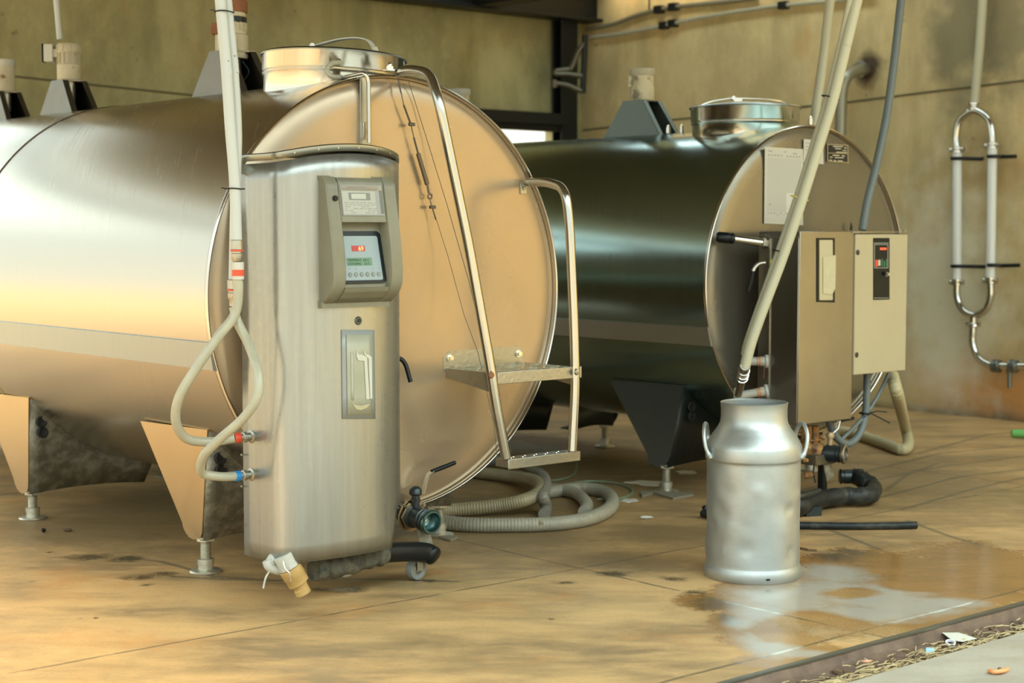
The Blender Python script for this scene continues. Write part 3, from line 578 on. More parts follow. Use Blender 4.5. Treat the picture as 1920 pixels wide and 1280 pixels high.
# ---- agitators
def agitator(tk, o, zc, R, s, label, cover, motor, group=None, scale=1., cap='ribbed', boxside=True, hood=True, hollow=True, w=.0):
    zt = zc+R; B = T(o, w, -s, zt); 
    hb, ht, hh = .185*scale, .062*scale, .155*scale
    b = MB()
    # trapezoid hood: bent sheet, open on the end-panel side
    def trap(off, th):
        return [B+CX*0+AX*off+ex for ex in ()]
    for side in (-1, 1):
        p = [B+CX*(side*.07*scale)+AX*(-hb)-ZZ*.02, B+CX*(side*.07*scale)+AX*hb-ZZ*.02, B+CX*(side*.06*scale)+AX*ht+ZZ*hh, B+CX*(side*.06*scale)-AX*ht+ZZ*hh]
        b.prism(p, CX*(.003*side))
    for side in (-1, 1):
        if side == 1 or not hollow:
            p = [B+AX*(side*hb)-CX*.07*scale-ZZ*.02, B+AX*(side*hb)+CX*.07*scale-ZZ*.02, B+AX*(side*ht)+CX*.06*scale+ZZ*hh, B+AX*(side*ht)-CX*.06*scale+ZZ*hh]
            b.prism(p, AX*(.003*side))
        else:
            for sd in (-1, 1):
                p = [B+AX*(side*hb)+CX*(sd*.07*scale)-ZZ*.02, B+AX*(side*hb)+CX*(sd*.045*scale)-ZZ*.02, B+AX*(side*ht)+CX*(sd*.035*scale)+ZZ*hh, B+AX*(side*ht)+CX*(sd*.06*scale)+ZZ*hh]
                b.prism(p, AX*(.003*side))
    b.box(B+ZZ*hh, CX*.061*scale, AX*ht, ZZ*.003)
    rt = plabel(b.build('agitator', cover, tk), label)
    b = MB(); b.cyl(B-ZZ*.02, B+ZZ*.05, .02*scale, 14); b.cyl(B+ZZ*.05, B+ZZ*hh, .032*scale, 16); b.build('gear_shaft', M['zinc'], rt)
    Mz = hh+.003; r = .055*scale
    if cap == 'ribbed':
        b = MB(); b.lathe(B+ZZ*Mz, ZZ, [(r*.95, 0), (r, .006), (r, .075), (r*.92, .078), (r*.92, .082)], 32); mb = b.build('motor_body', motor, rt)
        b = MB(); b.lathe(B+ZZ*(Mz+.08), ZZ, [(r*.86, 0), (r*.86, .05)], 24)
        for i in range(14):
            t = 2*PI*i/14; d = V((math.cos(t), math.sin(t), 0)); b.box(B+ZZ*(Mz+.105)+d*r*.90, d*r*.09, d.cross(ZZ)*.0025, ZZ*.026)
        b.build('cooling_fins', M['motor'], rt)
        b = MB(); b.lathe(B+ZZ*(Mz+.13), ZZ, [(r*.95, 0), (r*1.0, .004), (r*1.0, .035), (r*.9, .045), (0, .047)], 32)
        for i in range(10):
            t = 2*PI*i/10; d = V((math.cos(t), math.sin(t), 0)); b.box(B+ZZ*(Mz+.150)+d*r*1.0, d*.003, d.cross(ZZ)*.006, ZZ*.015)
        b.build('fan_cap', M['motor'], rt)
    elif cap == 'rust':
        b = MB(); b.lathe(B+ZZ*(Mz-.03), ZZ, [(r*1.0, 0), (r*1.05, .006), (r*1.05, .095), (r*.95, .10), (r*.95, .11)], 32); b.box(B+ZZ*(Mz+.03)+V((.02, -r, 0)), V((.010, 0, 0)), V((0, .008, 0)), V((0, 0, .028))); b.build('motor_body', motor, rt)
        b = MB(); b.lathe(B+ZZ*(Mz+.08), ZZ, [(r*.9, 0), (r*.9, .035)], 24)
        for i in range(16):
            t = 2*PI*i/16; d = V((math.cos(t), math.sin(t), 0)); b.box(B+ZZ*(Mz+.10)+d*r*.9, d*r*.1, d.cross(ZZ)*.0025, ZZ*.016)
        b.build('cooling_fins', M['motor'], rt)
        b = MB(); b.lathe(B+ZZ*(Mz+.115), ZZ, [(r*.9, 0), (r*1.0, .003), (r*1.0, .022), (r*.9, .025)], 28); plabel(b.build('black_band', M['blackp'], rt), 'black ring below the rusty cap')
        b = MB(); b.lathe(B+ZZ*(Mz+.14), ZZ, [(r*.9, 0), (r*.9, .02)], 24); b.build('motor_neck', M['motor'], rt)
        b = MB(); b.lathe(B+ZZ*(Mz+.158), ZZ, [(r*1.02, 0), (r*1.05, .004), (r*1.05, .044), (r*.95, .05), (0, .052)], 32); plabel(b.build('fan_cap', M['rust'], rt), 'rust-brown motor cap')
    else:
        b = MB(); b.lathe(B+ZZ*Mz, ZZ, [(r*.95, 0), (r, .006), (r, .07), (r*.95, .075), (r*.95, .13)], 32); b.box(B+ZZ*(Mz+.10)+V((-r, 0, 0)), V((.01, 0, 0)), V((0, .02, 0)), V((0, 0, .03))); b.build('motor_body', M['motor_dirty'] if motor is None else motor, rt)
        b = MB(); b.lathe(B+ZZ*(Mz+.13), ZZ, [(r*1.02, 0), (r*1.06, .004), (r*1.06, .032), (r*.98, .036), (0, .037)], 32); b.build('fan_cap', M['motor'] if motor is None else M['whitefit'], rt)
    return rt, B
def boxat(P, hx, hz, name, m, rt, d=.02):
    b = MB(); b.box(P, V((hx, 0, 0)), V((0, d, 0)), V((0, 0, hz))); return b.build(name, m, rt, bev=.003)
s_a = 2.62; ag, B = agitator(tk1, O1, Z1, R1, s_a, 'cream agitator motor with side box standing at the far left of the bright tank', M['cover'], M['motor'])
P = plane(93, 100, B, V((0, 1, 0))); boxat(P, .022, .042, 'terminal_box', M['paper'], ag, .03); boxat(P+V((.03, 0, 0)), .015, .02, 'box_neck', M['motor'], ag, .02); boxat(P+V((-.028, 0, 0)), .003, .044, 'terminal_lid', M['blackp'], ag, .032)
ag2, B2 = agitator(tk1, O1, Z1, R1, 1.12, 'agitator motor with rust-brown cap behind the white pipes', M['cover'], M['motor'], cap='rust', scale=1.12)
P = plane(404, 55, B2, V((0, 1, 0))); boxat(P, .014, .022, 'terminal_box', M['rust'], ag2, .03)
b = MB(); b.tube([P+V((.004, -.01, -.02)), P+V((.004, -.012, -.06)), P+V((.001, 0, -.10))], .004, 8); b.build('motor_cable', M['cream_pipe'], ag2)
b = MB(); b.tube(smooth_path([B2+V((.05, -.06, .13)), B2+V((.075, -.06, .09)), B2+V((.055, -.06, .055)), B2+V((.02, -.05, .05))]), .004, 8); b.build('shaft_cable', M['black'], ag2)
ag3, B3 = agitator(tk1, O1, Z1, R1, 3.35, 'small blurred cream motor cap behind the far left agitator motor', M['cover'], M['motor'], cap='plain', scale=.95)
ag4, B4 = agitator(tk2, O2, Z2, R2, 1.13, 'soiled cream motor on a grey hood on top of the dark tank', M['cover2'], None, cap='plain', scale=1.15, hollow=True)
ag5, B5 = agitator(tk2, O2, Z2, R2, 2.65, 'cream motor cap seen just above the rim of the bright tank', M['cover2'], M['motor'], cap='plain', scale=1.1)
# ================================================================== CURVED CONTROL CABINET (in front of tank 1)
CU0, CW0 = -.714, .100
cp = [(0, 0), (0, .15), (.004, .182), (.020, .212), (.055, .238), (.13, .262), (.20, .272), (.28, .274), (.36, .264), (.43, .242), (.49, .205), (.53, .155), (.55, .10), (.555, .05), (.555, 0)]
plan = [V((a, b_, 0)) for a, b_ in cp]; pl = smooth_path(plan[1:], 5); pl = [V((0, 0, 0)), V((0, .05, 0)), V((0, .1, 0))]+pl
def cz_top(s): return 1.464+.060*(1-((s-.27)/.36)**2)
def cz_bot(s): return .160
def CP(p, off=0.): return T(O1, CU0+p.x, CW0+p.y, 0)
def cab_norm(i):
    a = pl[max(i-1, 0)]; b_ = pl[min(i+1, len(pl)-1)]; t = (b_-a).normalized(); return V((-t.y, t.x, 0))
def CAB(px, py, off=0.002):      # hit of a sight line with the cabinet skin
    best = None; d = ray(px, py)
    for a, b_ in zip(pl, pl[1:]):
        A, B = CP(a), CP(b_); e = B-A; nn = V((-e.y, e.x, 0)).normalized()
        if nn.dot(d) == 0: continue
        t = (A-CC).dot(nn)/d.dot(nn); X = CC+d*t; s_ = (X-A).dot(e)/e.dot(e)
        if -.001 <= s_ <= 1.001 and (best is None or t < best[0]): best = (t, X, nn if nn.dot(d) < 0 else -nn)
    if best is None: return None, None
    return best[1]+best[2]*off, best[2]
cab = root('control_cabinet', 'tall satin steel control cabinet with a curved front and grey display housing', 'cabinet', T(O1, CU0+.27, CW0+.1, .16))
n_ = len(pl); vs = []; fs = []; rows = 24
notch_s = .43
def zb_at(p):      # right lower corner has a cut-out over the valve
    s_ = p.x
    if s_ < .43: return .160+.006*math.sin(PI*s_/.55)
    t = min(1, max(0, s_-.44)/.035); return .163+.137*t**.6 if t < 1 else .30
for i, p in enumerate(pl):
    zt_, zb_ = cz_top(p.x), zb_at(p); base = CP(p)
    for j in range(rows+1): vs.append(base+ZZ*(zb_+(zt_-.03-zb_)*j/rows))
for i in range(n_-1):
    for j in range(rows): fs.append((i*(rows+1)+j, (i+1)*(rows+1)+j, (i+1)*(rows+1)+j+1, i*(rows+1)+j+1))
b = MB(); b.add(vs, fs)
# back plate
b.add([CP(pl[0])+ZZ*.30, CP(pl[-1])+ZZ*.34, CP(pl[-1])+ZZ*1.45, CP(pl[0])+ZZ*1.45], [(0, 1, 2, 3)])
body = b.build('cabinet_body', M['cab1'], cab, smooth=35, solid=.004)
# top cap: domed sheet with a rolled trim
vs = [CP(p)+ZZ*(cz_top(p.x)-.001) for p in pl]; b = MB(); cen = T(O1, CU0+.27, CW0+.08, 1.50)
b.add(vs+[cen], [(i, i+1, len(vs)) for i in range(len(vs)-1)]+[(len(vs)-1, 0, len(vs))]); b.build('top_cover', M['cab1'], cab, solid=.003, smooth=20)
TRM = mat('trim_steel', (.30, .325, .31), 1, .3)
vs = []; fs = []
for i, p in enumerate(pl):
    q = cab_norm(i); zt_ = cz_top(p.x); o_ = CX*q.x*.0025+NN*q.y*.0025; base = CP(p)+o_
    vs += [base+ZZ*(zt_-.022), base+ZZ*(zt_-.001), base-o_*1.5+ZZ*(zt_+.002)]
for i in range(n_-1): fs += [(i*3, i*3+3, i*3+4, i*3+1), (i*3+1, i*3+4, i*3+5, i*3+2)]
b = MB(); b.add(vs, fs); plabel(b.build('top_trim', TRM, cab, solid=.002, smooth=35), 'darker steel strip round the top edge')
b = MB(); b.box(CP(V((0, .01, 0)))-CX*.012+ZZ*1.455, CX*.012, NN*.015, ZZ*.025); b.build('hinge', M['zinc'], cab, bev=.002)
for k in range(11):                                    # row of rivet heads along the top strip
    p = pl[8+k*5] if 8+k*5 < n_ else pl[-2]; i = pl.index(p); q = cab_norm(i); qq = CX*q.x+NN*q.y
    b = MB(); b.lathe(CP(p)+qq*.0035+ZZ*(cz_top(p.x)-.011), qq, [(.0035, 0), (.003, .0015), (0, .002)], 10); b.build('rivet', M['zinc'], cab)
# ---- display housing
hu0 = loc(F1(597, 450, CW0+.262), O1)[0]; hu1 = loc(F1(735, 450, CW0+.30), O1)[0]+.012
hz0 = F1(600, 577, CW0+.27).z; hz1 = F1(600, 331, CW0+.27).z; HZ = hz1-hz0; wb = CW0+.235
def hprof(t):      # front depth above the cabinet skin; t 0 bottom .. 1 top
    k = [(0, .030), (.03, .048), (.07, .075), (.12, .100), (.18, .114), (.26, .118), (.45, .110), (.65, .096), (.85, .080), (.95, .073), (.985, .066), (1, .055)]
    for (a, x), (c_, y) in zip(k, k[1:]):
        if a <= t <= c_: return x+(y-x)*(t-a)/(c_-a)
    return .05
def hp(u, t, dw=0): return T(O1, u, wb+hprof(t)+dw, hz0+HZ*t)
def slab(u0, u1, t0, t1, dw0=0., dw1=0., floor_w=wb-.02, seg=20, taper=0.):
    b = MB(); vs = []; nn_ = seg+1
    for i in range(nn_):
        t = t0+(t1-t0)*i/seg; d = dw0+(dw1-dw0)*i/seg
        e0 = u0; e1 = u1
        vs += [T(O1, e0, floor_w, hz0+HZ*t), hp(e0, t, d-taper), hp(e0+(.006 if taper else 0), t, d), hp(e1-(.006 if taper else 0), t, d), hp(e1, t, d-taper), T(O1, e1, floor_w, hz0+HZ*t)]
    fs = []
    for i in range(seg):
        for j in range(6): fs.append((i*6+j, i*6+(j+1) % 6, (i+1)*6+(j+1) % 6, (i+1)*6+j))
    fs += [tuple(range(6)), tuple(seg*6+j for j in reversed(range(6)))]
    b.add(vs, fs); return b
Wd = hu1-hu0; lt = .175; rt_ = .80
bb = MB()
for part in (slab(hu0, hu0+Wd*lt, .03, 1, taper=.006), slab(hu0+Wd*rt_, hu1, .03, 1, taper=.012), slab(hu0+Wd*lt-.001, hu0+Wd*rt_+.001, .655, .995, -.004, -.002),
             slab(hu0+Wd*lt-.001, hu0+Wd*rt_+.001, .03, .155)):
    bb.add(part.v, part.f)
# mounting flange and recess back
bb.frame(O1, hu0-.004, hu1-.012, wb-.02, wb+.050, hz0-.002, hz0+.022); bb.frame(O1, hu0-.003, hu1-.02, wb-.02, wb+.036, hz1-.01, hz1+.004)
rz1 = hz0+HZ*.655; rz0 = hz0+HZ*.155
bb.prism([T(O1, hu0+Wd*lt, wb-.02, rz1), T(O1, hu0+Wd*lt, wb+.050, rz1), T(O1, hu0+Wd*lt, wb+.092, rz0), T(O1, hu0+Wd*lt, wb-.02, rz0)], CX*(Wd*(rt_-lt)))
hs = plabel(bb.build('display_housing', M['housing'], cab, smooth=35), 'grey-beige plastic housing with a recessed screen')
# screen in the sloping recess
su0, su1 = hu0+Wd*(lt+.012), hu0+Wd*(rt_-.012)
S0 = T(O1, su0, wb+.050+.004, rz1-.035); SB = T(O1, su0, wb+.092+.001, rz0+.012)
sx_ = CX*(su1-su0); sy_ = SB-S0; sn = CX.cross((S0-SB).normalized()).normalized()
if sn.dot(NN) < 0: sn = -sn
def S(s_, t_, d=0.): return S0+sx_*s_+sy_*t_+sn*d
def rr(s0, t0, s1, t1, d0, d1, r=.06, ar=None, k=5):
    w_ = sx_.length; h_ = sy_.length; rs, rt2 = r, r*w_/h_; pts = []
    for (cx_, cy_, a0) in ((s1-rs, t0+rt2, -PI/2), (s1-rs, t1-rt2, 0), (s0+rs, t1-rt2, PI/2), (s0+rs, t0+rt2, PI)):
        for i in range(k+1):
            a = a0+PI/2*i/k; pts.append(S(cx_+rs*math.cos(a), cy_+rt2*math.sin(a), d0))
    b = MB(); b.prism(pts, sn*(d1-d0)); return b
plabel(rr(-.03, -.03, 1.03, 1.0, -.002, .004, .12).build('screen_frame', M['blackp'], hs, smooth=0), 'black rounded frame')
scr = rr(.0, .07, .93, .94, .004, .0052, .04).build('screen_panel', M['screen'], hs, smooth=0); plabel(scr, 'pale blue keypad panel')
LEDP = rr(.28, .26, .59, .37, .0052, .0062, .005); plabel(LEDP.build('led_window', M['ledred'], hs, smooth=0), 'red display window')
tb = text_mb('69', S(.43, .36, .0064), sx_.normalized(), -sy_.normalized(), sy_.length*.125); plabel(tb.build('led_digits', M['ledon'], hs, smooth=0, recalc=False), 'glowing digits 69')
plabel(rr(.12, .50, .72, .655, .0052, .0060, .005).build('lcd_window', M['lcd'], hs, smooth=0), 'green text display')
for k, tx in enumerate(('TEMPERAT  6.9 C', 'CCOLING   3.5 C')):
    tb = text_mb(tx.replace('CCOL', 'COOL'), S(.14, .57+.07*k, .0062), sx_.normalized(), -sy_.normalized(), sy_.length*.072, spacing=.95); tb.build('lcd_text', M['lcdtext'], hs, smooth=0, recalc=False)
for k in range(6):
    c_ = S(.16+.136*k, .83, .0052); b = MB(); b.lathe(c_, sn, [(.0078, 0), (.0078, .001), (0, .0012)], 20); bt = b.build('key_button', mat('key_grey', (.09, .11, .11), 0, .4), hs)
    b = MB(); b.tube([c_+sn*.0016+CX*(.0055*math.cos(t))+ZZ.cross(CX).cross(CX)*0+(-sy_.normalized())*(.0055*math.sin(t)) for t in np.linspace(0, 2*PI, 14)], .0006, 4); b.box(c_+sn*.0016, CX*.0025, sy_.normalized()*.0008, sn*.0004); b.box(c_+sn*.0016, CX*.0008, sy_.normalized()*.0028, sn*.0004); b.build('key_symbol', M['paper'], bt)
for s_ in (.17, .31, .72, .86):
    b = MB(); b.lathe(S(s_, .71, .0052), sn, [(.003, 0), (.003, .0006), (0, .0006)], 12); b.build('indicator', M['pocket'], hs)
# label window of the upper panel
def W_(s_, t_, d=.002):   # s across, t height on upper panel
    u = hu0+Wd*(lt+(rt_-lt)*s_); return hp(u, t_, -.003+d)
def wslab(s0, t0, s1, t1, d0, d1): 
    P = [W_(s0, t0, d0), W_(s1, t0, d0), W_(s1, t1, d0), W_(s0, t1, d0)]; b = MB(); b.prism(P, NN*(d1-d0)); return b
lw = wslab(.03, .705, .97, .94, .0, .0022).build('label_window', M['pocket'], hs, smooth=0)
b = wslab(.05, .895, .90, .935, .0022, .003); b.build('label_strip', M['brownstrip'], lw, smooth=0)
b = wslab(.05, .715, .80, .893, .0022, .003); b.build('label_card', mat('label_card', (.36, .37, .32), 0, .5), lw, smooth=0)
b = wslab(.20, .825, .68, .88, .003, .0045); b.build('counter_frame', M['ink'], lw, smooth=0)
b = wslab(.25, .833, .58, .872, .0045, .005); b.build('counter_window', mat('counter_grey', (.40, .42, .36), 0, .4), lw, smooth=0)
b = MB()
for r_ in range(6):
    x_ = .08
    while x_ < .78:
        l_ = rng.uniform(.04, .14)
        if rng.random() < .75: w2 = wslab(x_, .725+.015*r_, min(x_+l_, .8), .729+.015*r_, .003, .0034); b.add(w2.v, w2.f)
        x_ += l_+.03
for r_, (a0, a1) in enumerate(((.18, .60), (.08, .82))):
    x_ = a0
    while x_ < a1:
        l_ = rng.uniform(.02, .035); w2 = wslab(x_, .918-.014*r_, x_+l_, .926-.014*r_, .003, .0036); b.add(w2.v, w2.f); x_ += l_+.012
b.build('label_print', M['ink'], lw, smooth=0)
w2 = wslab(.90, .72, .97, .90, .0022, .003); w2.build('label_tab', mat('grey_tab', (.12, .13, .11), 0, .4), lw, smooth=0)
b = MB(); c_ = hp(hu0+Wd*.10, .835, .0); b.lathe(c_, NN, [(.008, -.004), (.0095, .004), (.008, .008), (0, .0085)], 20); b.build('housing_screw', M['blackp'], hs)
# lock, pocket with sheet
P, q = CAB(671, 601, .0); b = MB(); b.lathe(P, q, [(.013, -.002), (.0145, .003), (.012, .006), (.007, .006), (.006, .003), (0, .003)], 28); b.box(P+q*.006, q.cross(ZZ).normalized()*.0015, ZZ*.005, q*.001); plabel(b.build('lock', mat('lock_grey', (.07, .08, .075), .5, .3), cab), 'dark round lock')
def patch(x0, y0, x1, y1, off, nx=8, ny=4, skew=0.):
    b = MB(); b.grid(lambda s_, t_: CAB(x0+(x1-x0)*s_+skew*t_, y0+(y1-y0)*t_+0, off)[0], nx, ny); return b
pk = patch(639, 618, 700, 785, .004, skew=2).build('document_pocket', M['pocket'], cab, solid=.003); plabel(pk, 'clear plastic pocket stuck on the front')
patch(647, 627, 693, 777, .008, skew=2).build('pocket_sheet', M['pocket_in'], pk, solid=.001)
patch(655, 660, 659, 750, .010, 2, 4, skew=1).build('pocket_fold', mat('fold_white', (.38, .385, .31), 0, .5), pk, solid=.001)
for pts in ([(665, 656), (668, 664), (676, 664.5), (684, 669), (689, 747), (683, 748), (679, 676), (668, 675), (665, 668)], [(677, 656), (682, 663), (689, 665), (693, 669), (694, 747), (690, 747), (687, 672), (680, 665)]):
    b = MB(); vs = [CAB(x, y, .0105)[0] for x, y in pts]; b.add(vs, [tuple(range(len(vs)))]); b.build('white_strip', mat('strip_white', (.48, .49, .41), 0, .4), pk, solid=.001, smooth=0)
b = MB(); vs = [CAB(x, y, .0105)[0] for x, y in [(656, 754), (662, 758), (674, 760), (690, 756), (684, 764), (672, 768), (664, 766)]]; b.add(vs, [tuple(range(len(vs)))]); b.build('yellow_tape', mat('tape_residue', (.40, .36, .22), 0, .5), pk, solid=.001, smooth=0)
# hose fittings on the left flank
def fitting(px, py, colour, name, lbl, px0):
    P = plane(px, py, CP(V((0, .1, 0))), CX); Q = plane(px0, py+ (2), P-CX*.0-NN*.0, V((0, 1, 0)))
    return P
fits = []
for (py, mm, nm) in ((818, M['red'], 'red'), (889, M['blue'], 'blue')):
    P = plane(472, py, CP(V((0, 0, 0))), CX); fits.append(P)
    b = MB(); b.lathe(P, -CX, [(.022, -.002), (.022, .004), (.014, .008), (.013, .02), (.0165, .022), (.0165, .034), (.012, .037), (.012, .046)], 24)
    for k in range(8):
        t = 2*PI*k/8; d = ZZ*math.cos(t)+NN*math.sin(t); b.box(P-CX*.028+d*.0165, d*.002, d.cross(CX)*.003, CX*.005)
    plabel(b.build('hose_coupling', M['zinc'], cab), 'grey coupling with %s collar' % nm)
    b = MB(); b.lathe(P-CX*.044, -CX, [(.0135, 0), (.0150, .003), (.0150, .020), (.0125, .024)], 20)
    for k in range(12):
        t = 2*PI*k/12; d = ZZ*math.cos(t)+NN*math.sin(t); b.box(P-CX*.055+d*.015, d*.0015, d.cross(CX)*.002, CX*.009)
    plabel(b.build('coupling_collar', mm, cab), '%s plastic collar' % nm)
for (a, y_) in ((457, 852), (457, 911)):
    P = plane(456, y_, CP(V((0, 0, 0))), CX); b = MB(); b.box(P-CX*.004, CX*.004, NN*.003, ZZ*.003); b.build('edge_screw', M['zinc'], cab)
# black lever sticking out right of the cabinet
P = CAB(752, 690)[0]; 
b = MB(); p0 = F1(748, 672, .12); b.tube(smooth_path([p0-CX*.05, p0, F1(760, 683, .13), F1(770, 716, .15)]), .0085, 12); plabel(b.build('side_lever', M['black'], cab), 'black rubber lever')
# legs that carry the cabinet off the tank end and the floor
b = MB(); b.frame(O1, CU0+.05, CU0+.30, .012, CW0-.002, 1.25, 1.29); b.frame(O1, CU0+.10, CU0+.45, .012, CW0-.002, .50, .54); b.build('mounting_bracket', M['zinc'], cab)
b = MB(); b.frame(O1, CU0+.03, CU0+.45, CW0+.03, CW0+.22, .166, .172); b.build('base_plate', M['zinc'], cab)
# ---- fittings hanging below the cabinet
def A(px, py, w): return F1(px, py, w)
yf = root('drain_fitting', 'yellowed plastic drain union hanging under the control cabinet', 'pipe fitting', A(555, 1090, CW0+.22))
p0, p1, p2, p3 = A(530, 1040, CW0+.20), A(543, 1064, CW0+.21), A(560, 1092, CW0+.22), A(569, 1112, CW0+.225)
b = MB(); b.cyl(p0, p1, .034, 24); b.cyl(p0*.3+p1*.7, p1, .037, 8); plabel(b.build('white_socket', M['whitefit'], yf, bev=.001), 'white upper socket')
b = MB(); ax = (p2-p1); b.lathe(p1, ax, [(.034, 0), (.038, .003), (.038, ax.length*.55), (.036, ax.length*.6), (.036, ax.length)], 28); b.build('union_nut', M['brass'], yf)
ax = (p3-p2); b = MB(); b.lathe(p2, ax, [(.030, 0), (.026, .003), (.024, ax.length*.5), (.026, ax.length*.55), (.026, ax.length), (.020, ax.length), (.018, .01)], 28, caps=False); b.build('spigot', M['brass'], yf)
b = MB(); b.tube(smooth_path([A(531, 1052, CW0+.24), A(535, 1066, CW0+.25), A(543, 1075, CW0+.26), A(546, 1090, CW0+.262)]), .003, 8); b.build('wire_clip', M['steel'], yf)
b = MB(); b.tube(smooth_path([A(507, 1068, CW0+.18), A(499, 1082, CW0+.18), A(494, 1103, CW0+.18)]), .0042, 8); tag(b.build('hose_stub', M['zinc']), 'short grey tube end dangling under the left edge of the control cabinet', 'tube')
b = MB(); b.tube(smooth_path([A(500, 1050, CW0+.17), A(505, 1062, CW0+.175), A(518, 1068, CW0+.18), A(535, 1070, CW0+.18)]), .016, 14)
b.cyl(A(515, 1044, CW0+.16), A(505, 1060, CW0+.17), .020, 16); tag(b.build('pipe_bend', M['whitefit']), 'dirty white pipe bend under the left corner of the control cabinet', 'pipe')
hp_ = smooth_path([A(588, 1068, CW0+.19), A(640, 1060, CW0+.18), A(690, 1045, CW0+.17), A(720, 1038, CW0+.16)], 6)
b = MB(); b.tube(hp_, .033, 18, rs=[.037+.004*math.sin(i*1.7) for i in range(len(hp_))]); tag(b.build('insulated_pipe', M['sleeve']), 'mouldy dark insulated pipe running under the control cabinet', 'pipe')
b = MB(); bh = smooth_path([A(716, 1036, CW0+.15), A(760, 1034, CW0+.14), A(800, 1036, CW0+.13), A(818, 1046, CW0+.16)], 8); b.tube(bh, .034, 20, rs=[.035]*(len(bh)-3)+[.033, .026, .012])
bhh = tag(b.build('rubber_hose', M['black']), 'shiny black rubber hose end sticking out right of the control cabinet', 'hose')
b = MB()
for (x, y) in ((762, 1016), (752, 1019), (778, 1021), (812, 1035), (792, 1022), (815, 1052)): b.lathe(A(x, y, CW0+.17), ZZ, [(.0015, 0), (.003, .001), (0, .002)], 8)
for k, (x, y) in enumerate(((640, 1078), (656, 1072))): pass
b = MB(); b.tube(smooth_path([A(632, 1072, CW0+.14), A(650, 1074, CW0+.14), A(664, 1064, CW0+.14), A(664, 1050, CW0+.14)]), .013, 12); b.cyl(A(648, 1062, CW0+.14), A(650, 1078, CW0+.14), .016, 12); tag(b.build('pipe_bend', M['whitefit']), 'small cream pipe bend below the mouldy insulated pipe', 'pipe')
# ---- castor of the outlet trolley and deflector plate
cw = root('castor', 'grey castor wheel under the black hose end', 'wheel', G(780, 1068))
c_ = A(780, 1049, CW0+.10); c_.z = .040
b = MB(); wa = V((.75, -.66, 0)).normalized(); b.lathe(c_-wa*.014, wa, [(.018, .004), (.026, .004), (.030, 0), (.038, 0), (.040, .006), (.040, .022), (.038, .028), (.030, .028), (.026, .024), (.018, .024)], 32, caps=False); b.build('wheel', mat('wheel_grey', (.16, .165, .145), 0, .5), cw)
b = MB(); b.lathe(c_-wa*.012, wa, [(.018, 0), (.020, .006), (.020, .02), (.008, .026), (0, .026)], 20); b.build('hub', M['zinc'], cw)
b = MB(); b.box(c_+ZZ*.055, wa*.022, V((.66, .75, 0))*.02, ZZ*.004); b.box(c_+ZZ*.025+wa*.02, wa*.002, V((.66, .75, 0))*.014, ZZ*.03); b.box(c_+ZZ*.025-wa*.02, wa*.002, V((.66, .75, 0))*.014, ZZ*.03); b.build('fork', M['zinc'], cw)
# ---- outlet valve of tank 1
vw = .10
vl = root('outlet_valve', 'steel outlet valve with black lever handle at the foot of the bright tank', 'valve', F1(780, 990, .12))
c0 = F1(764, 963, .02); c1 = F1(789, 976, .02+.20)
c1 = c0+NN*.15-ZZ*.012
ax = (c1-c0); 
b = MB(); b.lathe(c0, ax, [(.034, -.03), (.034, .02), (.044, .022), (.044, .045), (.036, .048), (.036, .09), (.041, .092), (.041, .100), (.037, .103), (.037, .110), (.042, .112), (.042, .120), (.038, .123), (.038, .130), (.043, .132)], 36, caps=False); b.build('valve_body', M['coupl'], vl)
b = MB(); b.lathe(c0, ax, [(.043, .130), (.045, .134), (.045, .146), (.042, .150), (.035, .150), (.033, .140), (.030, .10)], 36, caps=False); plabel(b.build('thread_ring', M['tealring'], vl), 'teal-grey threaded ring')
b = MB(); b.lathe(c0+ax.normalized()*.108, ax, [(0, 0), (.014, .003), (.026, -.002), (.032, -.006)], 24, caps=False); b.build('valve_ball', M['steel'], vl)
fl0 = F1(764, 953, .05); b = MB(); b.lathe(c0+ax.normalized()*.035, ax, [(.058, 0), (.058, .007), (.04, .008)], 6, x=CX); b.lathe(c0+ax.normalized()*.02, ax, [(.03, 0), (.060, .001), (.060, .008), (.03, .009)], 24); b.build('valve_flange', mat('flange_warm', (.42, .33, .21), 1, .35), vl, bev=.001)
for d in (-1, 1):
    b = MB(); b.cyl(c0+ax.normalized()*.01+CX*.038*d+ZZ*.04, c0+ax.normalized()*.055+CX*.038*d+ZZ*.04, .006, 8); b.build('flange_bolt', M['zinc'], vl)
st = c0+ax.normalized()*.05+ZZ*.035
b = MB(); b.cyl(st, st+ZZ*.045, .014, 16); b.cyl(st+ZZ*.02, st+ZZ*.035, .019, 6); b.lathe(st+ZZ*.045, ZZ, [(.020, 0), (.024, .006), (.022, .022), (.012, .032), (0, .034)], 20); b.build('valve_stem', M['coupl'], vl)
h0 = st+ZZ*.055; 
b = MB(); b.ribbon([h0-CX*.0, h0+CX*.035-ZZ*.005, h0+CX*.045+ZZ*.03, h0+CX*.058+ZZ*.062, h0+CX*.08+ZZ*.070], NN, .009, .004); hd = b.build('lever', M['steel'], vl, smooth=20)
b = MB(); b.tube([h0+CX*.075+ZZ*.069, h0+CX*.12+ZZ*.078, h0+CX*.185+ZZ*.092], .0085, 12, rs=[.008, .009, .008]); plabel(b.build('lever_grip', M['blackp'], vl), 'black plastic lever grip')
b = MB(); q0 = c0+NN*.10-ZZ*.045; b.prism([q0-CX*.035, q0+CX*.02, q0+CX*.045-ZZ*.075, q0-CX*.015-ZZ*.075], NN*.003); tag(b.build('deflector_plate', M['saddle']), 'small grey sheet hanging under the outlet valve beside the black hose', 'plate')
